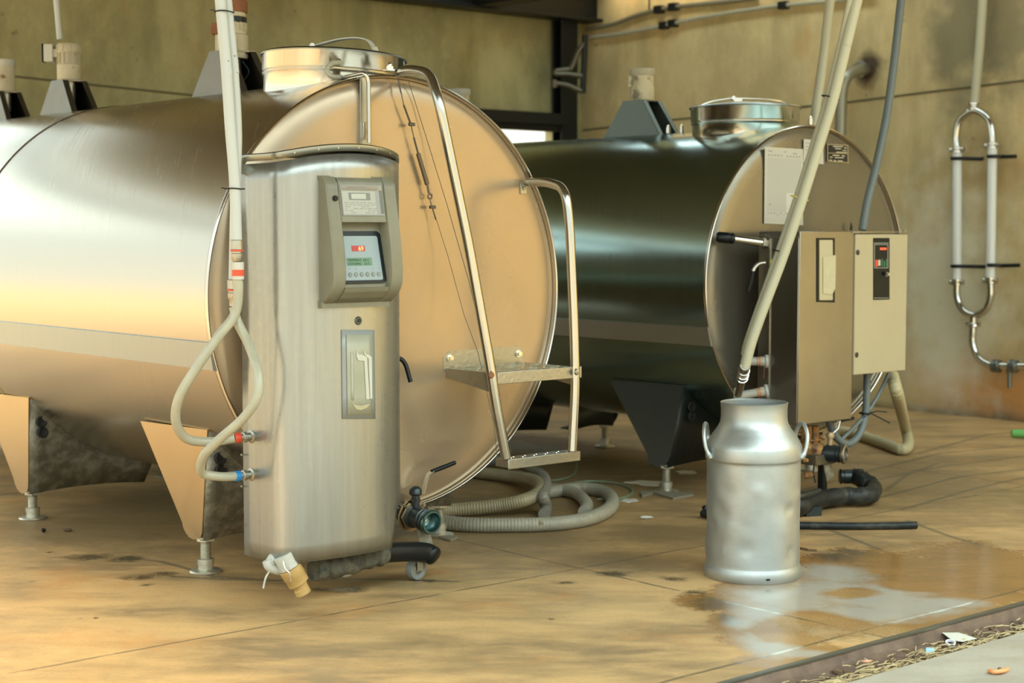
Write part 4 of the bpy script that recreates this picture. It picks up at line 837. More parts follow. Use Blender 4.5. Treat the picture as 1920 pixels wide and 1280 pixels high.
# ================================================================== PIPES AND HOSES ON THE LEFT
def Yp(px, py, Y): return plane(px, py, V((0, Y, 0)), V((0, 1, 0)))
YA = 5.20
ZT = 4.38
def extend(p, q, ztop):
    d = (p-q).normalized(); t = (ztop-p.z)/d.z; return p+d*t
for (pts, rad, lbl) in (([(413, -2), (424, 120), (432, 240), (440, 340), (444, 466)], .0175, 'front white plastic pipe of the tied pair coming down to the control cabinet'),
                   ([(425, -2), (436, 110), (444, 240), (442, 340), (438, 540)], .0165, 'rear white plastic pipe of the tied pair, ending a little lower')):
    Y = YA if rad > .017 else YA+.035
    P = [Yp(x, y, Y) for x, y in pts]; P = [extend(P[0], P[1], ZT)]+P
    b = MB(); b.tube(smooth_path(P, 10), rad, 20); t_ = tag(b.build('water_pipe', M['white_pipe']), lbl, 'pipe')
    e = P[-1]
    b = MB(); b.lathe(e-ZZ*.002, -ZZ, [(.0175, -.03), (.0195, -.028), (.0195, 0), (.0165, .002), (.0165, .012), (.0185, .014), (.0185, .03), (.014, .036), (.014, .055)], 24, caps=False); plabel(b.build('end_connector', M['zinc'], t_), 'metal end connector')
    b = MB(); b.lathe(e-ZZ*.004, -ZZ, [(.0188, -.001), (.0205, 0), (.0205, .004), (.0188, .005)], 24, caps=False); b.build('orange_ring', M['red'], t_)
for (x, y) in ((416, 18), (419, 23), (437, 354)):
    pass
for (x, y, lbl) in ((420, 23, 'thin black cable tie round both white pipes near the ceiling'), (440, 354, 'thin black cable tie round both white pipes beside the cabinet top')):
    c_ = Yp(x, y, YA+.017); b = MB(); b.tube([c_+V((.031*math.cos(t), .038*math.sin(t), .001*math.sin(3*t))) for t in np.linspace(0, 2*PI, 24)], .0022, 6); b.tube([c_+V((-.02, -.038, 0)), c_+V((-.035, -.045, .002))], .0018, 5); tag(b.build('cable_tie', M['blackp']), lbl, 'cable tie')
# translucent hoses
g0, g1 = fits
b = MB(); hA = [Yp(445, 515, YA), Yp(447, 545, YA), Yp(440, 590, YA), Yp(410, 630, YA-.02), Yp(368, 690, YA-.03), Yp(336, 745, YA-.02), Yp(330, 790, YA+.02), Yp(350, 822, YA+.08), Yp(395, 828, YA+.14), g0-CX*.066]
b.tube(smooth_path(hA, 10), .0155, 18); tag(b.build('water_hose', M['hose_clear']), 'translucent hose looping left to the red-collared coupling', 'hose')
b = MB(); hB = [Yp(438, 575, YA+.035), Yp(446, 605, YA+.03), Yp(468, 650, YA), Yp(484, 700, YA-.06), Yp(482, 745, YA-.08), Yp(455, 785, YA-.06), Yp(410, 825, YA-.02), Yp(382, 855, YA+.02), Yp(378, 885, YA+.08), Yp(410, 893, YA+.12), g1-CX*.066]
b.tube(smooth_path(hB, 10), .0150, 18); tag(b.build('water_hose', M['hose_clear']), 'translucent hose crossing over to the blue-collared coupling', 'hose')
b = MB(); b.lathe(Yp(446, 497, YA)+ZZ*.010, -ZZ, [(.0190, 0), (.0190, .055)], 20, caps=False); b.build; tg = tag(b.build('hose_label', M['paper']), 'small white and red label wrapped round the front hose connector', 'label')
b = MB(); b.lathe(Yp(446, 497, YA)-ZZ*.014, -ZZ, [(.0196, 0), (.0196, .020)], 20, caps=False); plabel(b.build('red_patch', M['red'], tg), 'red half of the label')
# small steel line at the top of the tank down into the cabinet and short clear hose
b = MB(); q = lambda x, y, w: F1(x, y, w)
b.tube(fillet([q(640, 146, -.12), q(683, 136, .03), q(691, 150, .035), q(692, 268, .04)], .03, 5), .0075, 12); tag(b.build('sensor_pipe', M['steel_tube']), 'thin bent steel tube from the tank top down into the control cabinet', 'pipe')
b = MB(); b.tube(smooth_path([q(637, 118, -.16), q(620, 120, -.14), q(613, 132, -.13), q(622, 143, -.12), q(641, 145, -.12)], 6), .0095, 12); tag(b.build('vent_hose', M['hose_clear']), 'short translucent hose elbow on the collar of the tank lid', 'hose')
# ================================================================== LADDER
lad = root('ladder', 'tubular steel ladder with a chequered platform bolted to the bright tank', 'ladder', T(O1, .42, .2, .41))
rr_ = .0185
Lw = .30
railL = [F1(752, 134, -.0), F1(772, 131, .06), F1(806, 137, .17), F1(822, 185, .25), F1(880, 465, .28), F1(920, 690, Lw), F1(930, 760, Lw), F1(949, 858, Lw)]
b = MB(); b.tube(fillet(railL, .07, 6), rr_, 18, rs=None); b.build('left_rail', M['steel_tube'], lad)
railR = [F1(990, 341, .012), F1(1024, 341, .12), F1(1060, 352, .27), F1(1068, 420, .29), F1(1076, 600, Lw), F1(1079, 720, Lw), F1(1073, 845, Lw)]
b = MB(); b.tube(fillet(railR, .07, 6), rr_*.97, 18); b.build('right_rail', M['steel_tube'], lad)
b = MB(); p = F1(981, 352, .006); b.box(p, CX*.016, NN*.003, ZZ*.024); b.box(p+NN*.02+ZZ*.02, CX*.016, NN*.018, ZZ*.003); b.lathe(p+NN*.003-ZZ*.002, NN, [(.007, 0), (.007, .006), (0, .008)], 6); b.build('upper_bracket', M['zinc'], lad, bev=.001)
b = MB(); p = F1(737, 134, .0)-NN*.02; p.z = F1(737, 133).z; b.box(p+ZZ*.004+CX*.02, CX*.04, NN*.014, ZZ*.003); b.cyl(p+ZZ*.004, p+ZZ*.018, .014, 6); b.lathe(p+ZZ*.018, ZZ, [(.009, 0), (.009, .008), (.005, .014), (0, .015)], 14); b.build('top_bolt', M['steel'], lad)
pz = .728; pu0, pu1 = .225, .63
b = MB(); b.frame(O1, pu0, pu1, .004, Lw, pz-.003, pz)
for i in range(7):      # pressed tread pattern
    for j in range(5):
        cx_ = pu0+.035+i*.055; cw_ = .035+j*.058; sgn = 1 if (i+j) % 2 else -1
        d = (CX+NN*sgn*1.0).normalized(); b.box(T(O1, cx_, cw_, pz+.0015), d*.016, d.cross(ZZ)*.005, ZZ*.002)
plt = plabel(b.build('platform', mat('tread_dark', (.30, .28, .21), .9, .4, col2=(.50, .46, .34), nscale=26, contrast=(.42, .58)), lad), 'dark chequer-plate platform')
b = MB(); b.frame(O1, pu0+.0, pu1+.01, Lw-.004, Lw+.004, pz-.040, pz+.004); b.build('front_edge', M['zinc'], lad, bev=.002)
b = MB(); b.prism([T(O1, pu0, .004, pz), T(O1, pu0, Lw, pz), T(O1, pu0, Lw, pz-.075), T(O1, pu0, .004, pz-.035)], CX*-.004); b.build('side_gusset', M['zinc'], lad)
b = MB(); b.prism([T(O1, pu1, .004, pz), T(O1, pu1, Lw, pz), T(O1, pu1, Lw, pz-.075), T(O1, pu1, .004, pz-.035)], CX*.004); b.build('side_gusset', M['zinc'], lad)
b = MB(); uA, uB = loc(F1(829, 684), O1)[0], loc(F1(980, 684), O1)[0]; zA = F1(829, 684).z; zB = F1(840, 663).z
b.prism([T(O1, uA, .003, pz-.01), T(O1, uA, .003, zA+.03), T(O1, uA+.03, .003, zB+.01), T(O1, uB-.03, .003, zB+.015), T(O1, uB, .003, zA+.035), T(O1, uB, .003, pz-.01)], NN*.005); br = b.build('wall_plate', M['zinc'], lad)
for uu_ in (uA+.03, uB-.03): b = MB(); b.cyl(T(O1, uu_, .008, zA+.025), T(O1, uu_, .022, zA+.025), .010, 6); b.lathe(T(O1, uu_, .008, zA+.025), NN, [(.014, 0), (.014, .003), (0, .003)], 16); b.build('plate_bolt', M['steel'], br)
sz0 = F1(946, 862, Lw).z; su_0, su_1 = .268, .622
b = MB(); b.frame(O1, su_0+.005, su_1, Lw-.06, Lw+.01, sz0-.004, sz0); b.frame(O1, su_0, su_1+.004, Lw+.008, Lw+.013, sz0-.035, sz0+.002); b.frame(O1, su_0, su_0+.005, Lw-.06, Lw+.01, sz0-.03, sz0)
st_ = b.build('lower_step', M['zinc'], lad, bev=.002)
b = MB()
for k in range(11): b.lathe(T(O1, su_0+.04+k*.028, Lw-.02-.02*(k % 2), sz0-.0005), ZZ, [(.006, 0), (.005, .0025), (.003, .0025)], 10)
b.build('step_studs', M['steel'], st_)
for (x, y) in ((921, 703), (1081, 697)):
    b = MB(); p = F1(x, y, Lw+.018); b.lathe(p, NN, [(.013, 0), (.010, .006), (.004, .007)], 14); b.build('rail_bolt', M['rust'] if x < 1000 else M['zinc'], lad)
# turnbuckle and wires on the tank end
tw = root('wire_tensioner', 'rusty turnbuckle on a thin wire hanging down the bright tank end', 'turnbuckle', F1(790, 300, .03))
def fw(x, y, w=.03): return F1(x, y, w)
b = MB(); b.tube([fw(745, 142, .01), fw(752, 172), fw(757, 197), fw(760, 207)], .0018, 5); b.tube([fw(745, 142, .01), fw(750, 170), fw(753, 178)], .0015, 5); b.tube([fw(757, 197), fw(770, 232)], .0035, 6); b.tube([fw(770, 232), fw(776, 258)], .002, 5)
b.tube([fw(806, 375), fw(810, 388), fw(817, 412)], .0018, 5); b.tube([fw(776, 258), fw(784, 288)], .0035, 6); b.build('wire_rope', M['wire'], tw)
b = MB(); b.tube([fw(784, 288), fw(801, 346)], .0085, 8); b.tube([fw(801, 346), fw(804, 362)], .004, 6); b.tube([fw(806, 368)+CX*(.009*math.cos(t))+ZZ*(.009*math.sin(t)) for t in np.linspace(0, 2*PI, 16)], .0032, 6); plabel(b.build('turnbuckle_body', mat('rusty_steel', (.17, .13, .085), .6, .5), tw), 'brown turnbuckle with ring')
for (x, y) in ((772, 233), (811, 388)): b = MB(); b.box(fw(x, y, .034), CX*.013, NN*.005, ZZ*.006); b.build('wire_clamp', M['wire'], tw, bev=.002)
b = MB(); b.tube([fw(812, 392, .03), fw(840, 480, .05), fw(870, 590, .10), fw(896, 660, .2), fw(925, 790, .29), fw(932, 855, .29)], .0014, 4); tag(b.build('thin_wire', M['wire']), 'thin wire from the turnbuckle down to the lower ladder step', 'wire')
b = MB(); b.tube([fw(764, 146, .01), fw(800, 260, .02), fw(840, 390, .05), fw(880, 530, .15), fw(905, 640, .24), fw(960, 850, .27)], .0016, 4); tag(b.build('thin_wire', M['wire']), 'second thin wire running from the tank rim down behind the left ladder rail', 'wire')
# ================================================================== MILK CAN
mc = root('milk_can', 'dented open aluminium milk can with two side handles standing in front', 'milk can', V((.869, 5.865, 0)))
CB = V((.869, 5.865, 0)); dents = [(rng.uniform(0, 2*PI), rng.uniform(.07, .40), rng.uniform(.012, .04), rng.uniform(-.0050, .0030)) for _ in range(80)]
fa = math.atan2(-1, 0)
def wob(th, z):
    if z < .05 or z > .42: return 0
    o_ = 0
    for (t, h, sz, am) in dents:
        d = ((th-t+PI) % (2*PI)-PI)*.168; e_ = (d*d+(z-h)**2)/(sz*sz)
        if e_ < 6: o_ += am*math.exp(-e_)
    return o_*min(1, (z-.05)/.03, (.42-z)/.03)
prof = [(.160, .004), (.169, .0), (.173, .006), (.174, .028), (.172, .040), (.168, .047)]+[(.1675, .05+.37*k/44) for k in range(45)]+[(.1685, .424), (.1720, .427), (.1730, .432), (.1725, .470), (.170, .478), (.163, .492), (.148, .515), (.131, .538), (.1215, .556), (.1185, .575), (.1180, .60), (.1195, .622), (.1215, .628), (.1190, .630), (.1155, .626), (.1150, .575), (.125, .54), (.16, .48), (.162, .3), (.162, .01), (0, .008)]
b = MB(); b.lathe(CB, ZZ, prof, 128, caps=False, wob=wob); b.build('can_body', M['alu'], mc, smooth=40)
for sg in (-1, 1):
    X0 = CB
    P = [X0+V((sg*.160, -.062, .435)), X0+V((sg*.1775, -.058, .468)), X0+V((sg*.184, -.045, .515)), X0+V((sg*.178, -.012, .548)), X0+V((sg*.168, .022, .545)), X0+V((sg*.160, .048, .515)), X0+V((sg*.156, .055, .485))]
    b = MB(); pp = smooth_path(P, 6); b.tube(pp, .0075, 12, rs=[.011 if i < 4 or i > len(pp)-4 else .0075 for i in range(len(pp))]); b.build('handle', M['alu'], mc)
b = MB(); qd = V((.03, -.1715, 0)); b.box(CB+V((.030, -.1715, .020)), V((.0065, .0012, 0)), V((0, .002, 0)), ZZ*.0035); b.build('base_slot', M['darkhole'], mc)
# ================================================================== TANK 2 FRONT
cu = -.53
wbk = loc(plane(1421, 560, O2+CX*cu, CX), O2)[1]; wfr = loc(plane(1498, 560, O2+CX*cu, CX), O2)[1]
cu1 = loc(F2(1599, 600, wfr), O2)[0]; cu2 = loc(F2(1698, 600, wfr), O2)[0]
czt = F2(1498, 433.5, wfr).z; czb = F2(1498, 797, wfr).z; ebz = F2(1599, 703, wfr).z
c2 = root('pump_cabinet', 'plain stainless steel cabinet with a black-framed slot on the front of the dark tank', 'cabinet', T(O2, (cu+cu1)/2, (wbk+wfr)/2, czb))
SC = mat('brushed_cabinet_steel', (.31, .30, .265), 1, .32, col2=(.27, .26, .23), nscale=4, rvar=.05, bump=.05, bscale=40, stretch=(1, 1, .12), bdist=.001)
SC2 = mat('brushed_cabinet_side', (.29, .285, .26), 1, .30, rvar=.05, bump=.04, bscale=40, stretch=(1, 1, .12), bdist=.001)
b = MB(); b.frame(O2, cu+.002, cu1, wbk, wfr, czb, czt); b.build('cabinet_body', SC, c2, bev=.003)
b = MB(); wl = loc(plane(1444, 600, O2+CX*cu, CX), O2)[1]; b.frame(O2, cu-.004, cu+.002, wl-.006, wfr-.003, czb+.01, czt-.03); plabel(b.build('side_panel', SC2, c2, bev=.0015), 'darker side panel')
b = MB(); b.frame(O2, cu-.010, cu, wl-.004, wl+.003, czb, czt-.03); b.build('side_lip', M['steel'], c2)
b = MB(); b.frame(O2, cu-.005, cu, wbk+.004, wfr-.004, czt-.028, czt-.024); b.frame(O2, cu-.012, cu, wbk+.02, wbk+.05, czt-.02, czt-.014); b.build('latch', M['zinc'], c2)
def q2(pts, w0, w1): b = MB(); b.prism([F2(x, y, w0) for x, y in pts], NN*(w1-w0)); return b
fr = q2([(1531, 446), (1564, 446), (1564, 478), (1561, 478), (1561, 449), (1535, 449.5), (1535, 563), (1561, 563), (1561, 540), (1564, 540), (1564, 567), (1531, 566)], wfr, wfr+.004).build('slot_frame', M['blackp'], c2, smooth=0); plabel(fr, 'black rectangular frame')
q2([(1535, 450), (1562, 450), (1562, 562), (1535, 562)], wfr, wfr+.002).build('slot_sheet', mat('yellowed_sheet', (.44, .40, .25), 0, .45), c2, smooth=0)
q2([(1543, 482), (1567, 478), (1566, 540), (1560, 552), (1543, 550)], wfr+.004, wfr+.0055).build('tape_patch', mat('yellowed_tape', (.50, .46, .30), 0, .4, col2=(.44, .40, .25), nscale=30), c2, smooth=0)
ws_ = loc(plane(1450, 490, O2+CX*cu, CX), O2)[1]
b = MB(); b.frame(O2, cu-.0055, cu-.004, ws_-.012, ws_+.006, czt-.185, czt-.125); st3 = b.build('warning_sticker', M['yellow'], c2, smooth=0)
b = MB(); b.prism([T(O2, cu-.0058, ws_-.009, czt-.172), T(O2, cu-.0058, ws_+.004, czt-.172), T(O2, cu-.0058, ws_-.001, czt-.138)], -CX*.0008); b.build('sticker_symbol', M['blackp'], st3, smooth=0)
# side fittings
def fl(px, py, u=cu): return plane(px, py, O2+CX*u, CX)
P = fl(1441, 456); Q = P-CX*.20-NN*.02; 
Q = plane(1375, 447, P, V((0, 1, 0))); Q2 = plane(1343, 444, P, V((0, 1, 0)))
hv = root('handle_pipe', 'steel pipe with a black end grip sticking left from the plain steel cabinet', 'pipe', Q+ZZ*-.02)
b = MB(); b.tube([P-CX*.006, Q], .018, 16); b.lathe(P-CX*.006, (Q-P), [(.026, 0), (.026, .02), (.019, .024)], 6); b.build('pipe', M['steel'], hv)
b = MB(); b.lathe(Q, Q2-Q, [(.018, -.006), (.025, 0), (.025, .012), (.023, .014), (.025, .02), (.025, (Q2-Q).length-.01), (.018, (Q2-Q).length)], 20); plabel(b.build('grip', M['blackp'], hv), 'black end grip')
P = fl(1437, 492); e_ = lambda x, y: plane(x, y, P-V((.0, .0, 0)), V((0, 1, 0)))
lv3 = root('bent_lever', 'bent steel lever with a black rubber end below the handle pipe', 'lever', e_(1404, 546))
b = MB(); b.tube(smooth_path([P-CX*.004, e_(1424, 494), e_(1415, 502), e_(1411, 512)], 5), .009, 10); b.build('rod', M['steel'], lv3)
b = MB(); b.tube([e_(1412, 508), e_(1409, 525), e_(1403, 546)], .0115, 12, rs=[.010, .012, .011]); plabel(b.build('rubber_end', M['black'], lv3), 'black rubber end')
OR = mat('orange_seal', (.55, .22, .07), 0, .5)
for (p0, p1, lbl) in (((1441, 677), (1398, 677), 'upper white pipe stub with orange seals on the left of the plain steel cabinet'), ((1441, 732), (1384, 742), 'lower white pipe stub joining the milk pipe above the milk can')):
    P = fl(*p0); Q = plane(p1[0], p1[1], P-V((0, .0, 0)), V((0, 1, 0))); d = Q-P; Ln = d.length
    b = MB(); b.lathe(P-CX*.005, d, [(.030, 0), (.030, .012), (.022, .014), (.022, .03), (.019, .034), (.019, Ln), (.012, Ln+.004)], 20); t_ = tag(b.build('pipe_stub', M['whitefit']), lbl, 'pipe')
    for k in (.035, .045): b = MB(); b.lathe(P-CX*.005+d.normalized()*k, d, [(.019, -.001), (.0215, 0), (.0215, .004), (.019, .005)], 20, caps=False); b.build('orange_seal', OR, t_)
    if lbl.startswith('lower'): b = MB(); b.lathe(Q-ZZ*.02, ZZ, [(.018, 0), (.021, .003), (.021, .05), (.017, .055)], 18); b.build('elbow', M['whitefit'], t_)
    else:
        b = MB(); b.tube([P-CX*.03-ZZ*.02, P-CX*.028-ZZ*.045, P-CX*.032-ZZ*.06, P-CX*.030-ZZ*.075], .0018, 5); b.build('loose_string', M['rust'], t_)
# electrical box
eb = root('electrical_box', 'cream painted electrical box with a narrow black display panel', 'electrical box', T(O2, (cu1+cu2)/2, wfr-.1, ebz))
b = MB(); b.frame(O2, cu1+.004, cu2, wfr-.20, wfr-.012, ebz+.004, czt-.012); b.build('box_body', M['beige'], eb, bev=.003)
b = MB(); b.frame(O2, cu1+.006, cu2-.002, wfr-.010, wfr+.006, ebz, czt-.014); dr = b.build('door', M['beige'], eb, bev=.004)
b = MB(); b.frame(O2, cu1-.02, cu2+.02, wfr-.19, wfr+.012, czt-.006, czt-.0025); b.box(T(O2, cu2+.01, wfr-.02, czt+.002), CX*.006, NN*.006, ZZ*.003); plabel(b.build('top_plate', M['steel'], eb, bev=.001), 'thin steel lid plate')
w0 = wfr+.006
pn = q2([(1637, 446), (1667, 446), (1667, 561), (1637, 562)], w0, w0+.003).build('display_panel', M['blackp'], eb, smooth=0)
FRM = mat('panel_outline', (.30, .31, .27), 0, .4)
for (x0, y0, x1, y1) in ((1638, 455, 1666, 456.2), (1639, 457.8, 1665, 458.8), (1639, 501.5, 1665, 502.6), (1639, 457.8, 1640, 502.6), (1664.2, 457.8, 1665.2, 502.6), (1638, 558, 1666, 559)):
    q2([(x0, y0), (x1, y0), (x1, y1), (x0, y1)], w0+.003, w0+.0036).build('panel_outline', FRM, pn, smooth=0)
for k in range(4): q2([(1650.5+k*3.0, 464.5), (1652.6+k*3.0, 464.5), (1652.6+k*3.0, 468), (1650.5+k*3.0, 468)], w0+.003, w0+.0038).build('red_led', M['ledon2'], pn, smooth=0)
q2([(1641, 487), (1646, 487), (1646, 500), (1641, 500)], w0+.003, w0+.0042).build('red_switch', M['red'], pn, smooth=0)
q2([(1646.8, 487), (1650.5, 487), (1650.5, 498), (1646.8, 498)], w0+.003, w0+.0042).build('white_switch', M['paper'], pn, smooth=0)
for k in range(3): q2([(1653+k*4, 485+(k % 2)*4), (1655+k*4, 485+(k % 2)*4), (1655+k*4, 500), (1653+k*4, 500)], w0+.003, w0+.004).build('green_switch', mat('dark_green', (.04, .16, .09), 0, .4), pn, smooth=0)
b = MB(); P = F2(1661, 514, w0+.003); b.lathe(P, NN, [(.010, 0), (.010, .006), (.007, .008), (.007, .018), (0, .019)], 18); b.build('knob', mat('knob_tan', (.45, .40, .26), 0, .4), pn)
b = MB(); b.lathe(P-CX*.014+ZZ*.004, NN, [(.009, 0), (.009, .01), (0, .011)], 16); b.build('knob', M['blackp'], pn)
for (x, y) in ((1608, 473), (1606, 665)): b = MB(); P = F2(x, y, w0); b.lathe(P, NN, [(.0125, 0), (.0125, .002), (.009, .004), (0, .004)], 20); b.box(P+NN*.004, CX*.002, NN*.001, ZZ*.006); b.build('door_lock', mat('dark_nickel', (.06, .055, .045), .6, .35), eb)
b = MB(); b.frame(O2, cu1-.03, cu2-.05, wbk+.0, wfr-.20, czt-.30, czt-.26); b.frame(O2, cu1-.08, cu1-.02, .012, wbk, czt-.2, czt-.15); b.build('mounting_bracket', M['zinc'], c2)
# papers and plates on the tank end
def sheet(pts, name, m, w=.012, th=.0008): b = MB(); b.prism([F2(x, y, w) for x, y in pts], NN*th); return b.build(name, m, smooth=0)
ch = tag(sheet([(1434, 275), (1505.5, 279.5), (1505.5, 422), (1432.5, 419)], 'record_chart', mat('laminate', (.52, .50, .41), 0, .3)), 'large laminated record sheet with a fine grid taped on the dark tank end', 'paper')
def onch(s_, t_, d): 
    tl, tr, br_, bl = [F2(x, y, .0128) for x, y in ((1436, 277.5), (1504, 281.5), (1504, 417), (1434.5, 414.5))]
    return (tl*(1-s_)+tr*s_)*(1-t_)+(bl*(1-s_)+br_*s_)*t_+NN*d
def cq(s0, t0, s1, t1, d0, d1): b = MB(); b.prism([onch(s0, t0, d0), onch(s1, t0, d0), onch(s1, t1, d0), onch(s0, t1, d0)], NN*(d1-d0)); return b
cq(0, 0, 1, 1, 0, .0003).build('chart_sheet', M['paper'], ch, smooth=0)
gb = MB()
for k in range(26):
    x = cq(.05+.9*k/25, .13, .05+.9*k/25+.004, .86, .0003, .0005); gb.add(x.v, x.f)
for k in range(44):
    x = cq(.05, .13+.73*k/43, .95, .13+.73*k/43+.0022, .0003, .0005); gb.add(x.v, x.f)
plabel(gb.build('grid_lines', M['ink_faint'], ch, smooth=0), 'fine printed grid'); bpy.data.objects[gb and 'grid_lines']['kind'] = 'stuff'
gb = MB()
for k in range(11):
    if k == 5: continue
    x = cq(.07+k*.084, .085+.004*(k > 5), .11+k*.084, .10+.004*(k > 5), .0003, .0006); gb.add(x.v, x.f); x = cq(.06+k*.084, .88+.02*((k > 2) and k % 2), .095+k*.084, .893+.02*((k > 2) and k % 2), .0003, .0006); gb.add(x.v, x.f)
for (a_, t_) in ((.07, .03), (.12, .035), (.5, .03), (.74, .05), (.8, .05), (.1, .76)):
    x = cq(a_, t_, a_+.05, t_+.012, .0003, .0006); gb.add(x.v, x.f)
o = gb.build('chart_headings', M['ink'], ch, smooth=0); o['kind'] = 'stuff'
cq(.56, .60, .97, .87, .0006, .0008).build('chart_patch', mat('patch_paper', (.58, .57, .50), 0, .6), ch, smooth=0)
sp_ = tag(sheet([(1507, 260.5), (1543, 264), (1544, 308), (1506, 304.5)], 'notice_sheet', M['paper']), 'small printed notice behind the slanting pipe on the dark tank end', 'paper')
gb = MB()
for (x0, x1, y0) in ((1510, 1521, 268), (1510, 1524, 274.5), (1510, 1524, 280.5), (1514, 1518, 287), (1535, 1537, 291)):
    gb.prism([F2(x0, y0, .0129), F2(x1, y0+.6, .0129), F2(x1, y0+1.6, .0129), F2(x0, y0+1, .0129)], NN*.0003)
o = gb.build('notice_print', M['ink'], sp_, smooth=0); o['kind'] = 'stuff'
np_ = tag(sheet([(1551, 269.5), (1590, 271.5), (1591, 306), (1551, 303)], 'nameplate', mat('plate_edge', (.42, .38, .28), .8, .4)), 'small black nameplate with light lettering on the dark tank end', 'nameplate')
q2([(1553, 271.5), (1588.5, 273.3), (1589, 287.3), (1552.8, 286)], .0128, .0132).build('plate_field', M['nameplate'], np_, smooth=0); q2([(1552.8, 287.4), (1589, 288.8), (1589.3, 304), (1553, 301.2)], .0128, .0132).build('plate_field', M['nameplate'], np_, smooth=0)
gb = MB()
for (x0, x1, y0, h_) in ((1562, 1580, 273.5, 1.8), (1583, 1587, 276, 2), (1566, 1577, 277.5, 1.8), (1580, 1587, 281, 1.6), (1568, 1588, 284.5, 1.6), (1561, 1574, 290, 1.8), (1578, 1584, 291, 1.8), (1556, 1561, 293.5, 1.8), (1565, 1582, 294.5, 1.6), (1555, 1560, 299, 1.8), (1563, 1568, 300, 1.8), (1571, 1580, 300.5, 1.8)):
    gb.prism([F2(x0, y0, .0132), F2(x1, y0+.5, .0132), F2(x1, y0+h_+.5, .0132), F2(x0, y0+h_, .0132)], NN*.0003)
o = gb.build('plate_lettering', M['platetext'], np_, smooth=0); o['kind'] = 'stuff'
b = MB(); P = F2(1596, 424, .03); b.lathe(P-ZZ*.02, ZZ, [(.008, 0), (.004, .03), (0, .045)], 10); tag(b.build('cable_gland', M['blackp']), 'tiny black spike on top of the plain steel cabinet beside the grey cable', 'gland')
# long slanting milk pipes
w_ = .22
def slant(pts, r, lbl, dw=0):
    P = [F2(x, y, w) for x, y, w in pts]; P = [extend(P[0], P[1], ZT)]+P; b = MB(); b.tube(smooth_path(P, 8), r, 18); return b, P
b, P = slant([(1608, -4, .60), (1590, 70, .58), (1562, 185, .54), (1536, 270, .50), (1500, 385, .45), (1466, 485, .40), (1432, 575, .36), (1409, 640, .33), (1396, 690, .31)], .0235, '')
sp1 = tag(b.build('milk_pipe', M['cream_pipe']), 'long slanting cream plastic pipe of the tied pair, lower one ending above the milk can', 'pipe')
e0 = P[-1]; e1 = fl(1384, 742)*0+plane(1384, 742, fl(1441, 732), V((0, 1, 0))); d = (e1-e0); Ld = d.length
b = MB(); b.lathe(e0, d, [(.020, -.02), (.021, .02), (.0235, .022), (.0235, .030), (.019, .032), (.018, .06), (.021, .062), (.021, .09), (.017, .092), (.017, Ld-.02), (.014, Ld)], 22); plabel(b.build('end_fittings', M['zinc'], sp1), 'metal hose fittings at the lower end')
for k in (.024, .070, .105): b = MB(); b.lathe(e0+d.normalized()*k, d, [(.022, -.001), (.0255, 0), (.0255, .004), (.022, .005)], 20, caps=False); b.build('clamp_ring', M['steel'], sp1)
b, P = slant([(1596, -4, .58), (1580, 70, .55), (1552, 185, .50), (1526, 270, .46), (1490, 385, .41), (1456, 485, .36), (1424, 575, .32), (1402, 640, .29), (1396, 665, .27)], .0165, '')
sp2 = tag(b.build('milk_pipe', M['cream_pipe']), 'thinner cream plastic pipe tied behind the long slanting one', 'pipe')
for (x, y, ww, lbl) in ((1557, 183, .52, 'thin black cable tie round the slanting pipes at the height of the wall joint'), (1499, 371, .43, 'yellowish cable tie round the slanting pipes over the record sheet'), (1464, 472, .38, 'thin dark cable tie round the slanting pipes beside the plain steel cabinet')):
    c_ = F2(x, y, ww); dd = (F2(1536, 270, .50)-F2(1562, 185, .54)).normalized(); a_ = dd.cross(V((0, 1, 0))).normalized(); b2 = dd.cross(a_)
    b = MB(); b.tube([c_+a_*(.038*math.cos(t))+b2*(.034*math.sin(t)) for t in np.linspace(0, 2*PI, 24)], .003, 6); tag(b.build('cable_tie', M['blackp'] if 'yellow' not in lbl else M['yellow']), lbl, 'cable tie')
# cream pipe and grey hose from the roof to the dark tank
P = [F2(1557, -4, -.30), F2(1545, 100, -.30), F2(1524, 236, -.30)]; P[-1].z = 1.728; P = [extend(P[0], P[1], ZT)]+P
b = MB(); b.tube(smooth_path(P, 8), .024, 18); tag(b.build('drop_pipe', M['cream_pipe']), 'cream pipe coming down from the roof onto the dark tank behind the slanting pair', 'pipe')
P = [F2(1690, -4, .20), F2(1683, 60, .20), F2(1676, 120, .20), F2(1662, 220, .20), F2(1643, 310, .20), F2(1627, 375, .20), F2(1617, 431, .20)]; P = [extend(P[0], P[1], ZT)]+P
b = MB(); b.tube(smooth_path(P, 8), .0195, 18); tag(b.build('power_conduit', M['grey_cable']), 'dark grey flexible conduit dropping onto the top of the cream electrical box', 'conduit')
# cables and hoses under the boxes
def Y2(x, y, w=wfr-.1): return F2(x, y, w)
b = MB(); b.tube(smooth_path([Y2(1626, 700), Y2(1625, 740), Y2(1622, 780), Y2(1610, 815), Y2(1590, 832), Y2(1570, 822), Y2(1556, 795), Y2(1556, 780)], 8), .0175, 16); tag(b.build('grey_conduit', M['grey_cable']), 'thick grey conduit looping from the electrical box to below the plain cabinet', 'conduit')
b = MB(); b.tube(smooth_path([Y2(1666, 700), Y2(1655, 725), Y2(1640, 752), Y2(1624, 776), Y2(1600, 802), Y2(1575, 826)], 6), .009, 12); tag(b.build('thin_cable', M['grey_cable']), 'thin grey cable slanting down from the electrical box to the conduit loop', 'cable')
tr = root('cable_tie', 'black cable tie with long stiff tails round the conduit under the electrical box', 'cable tie', Y2(1622, 776))
b = MB(); c_ = Y2(1623, 774); b.tube([c_+V((.028*math.cos(t), .026*math.sin(t), 0)) for t in np.linspace(0, 2*PI, 20)], .004, 6)
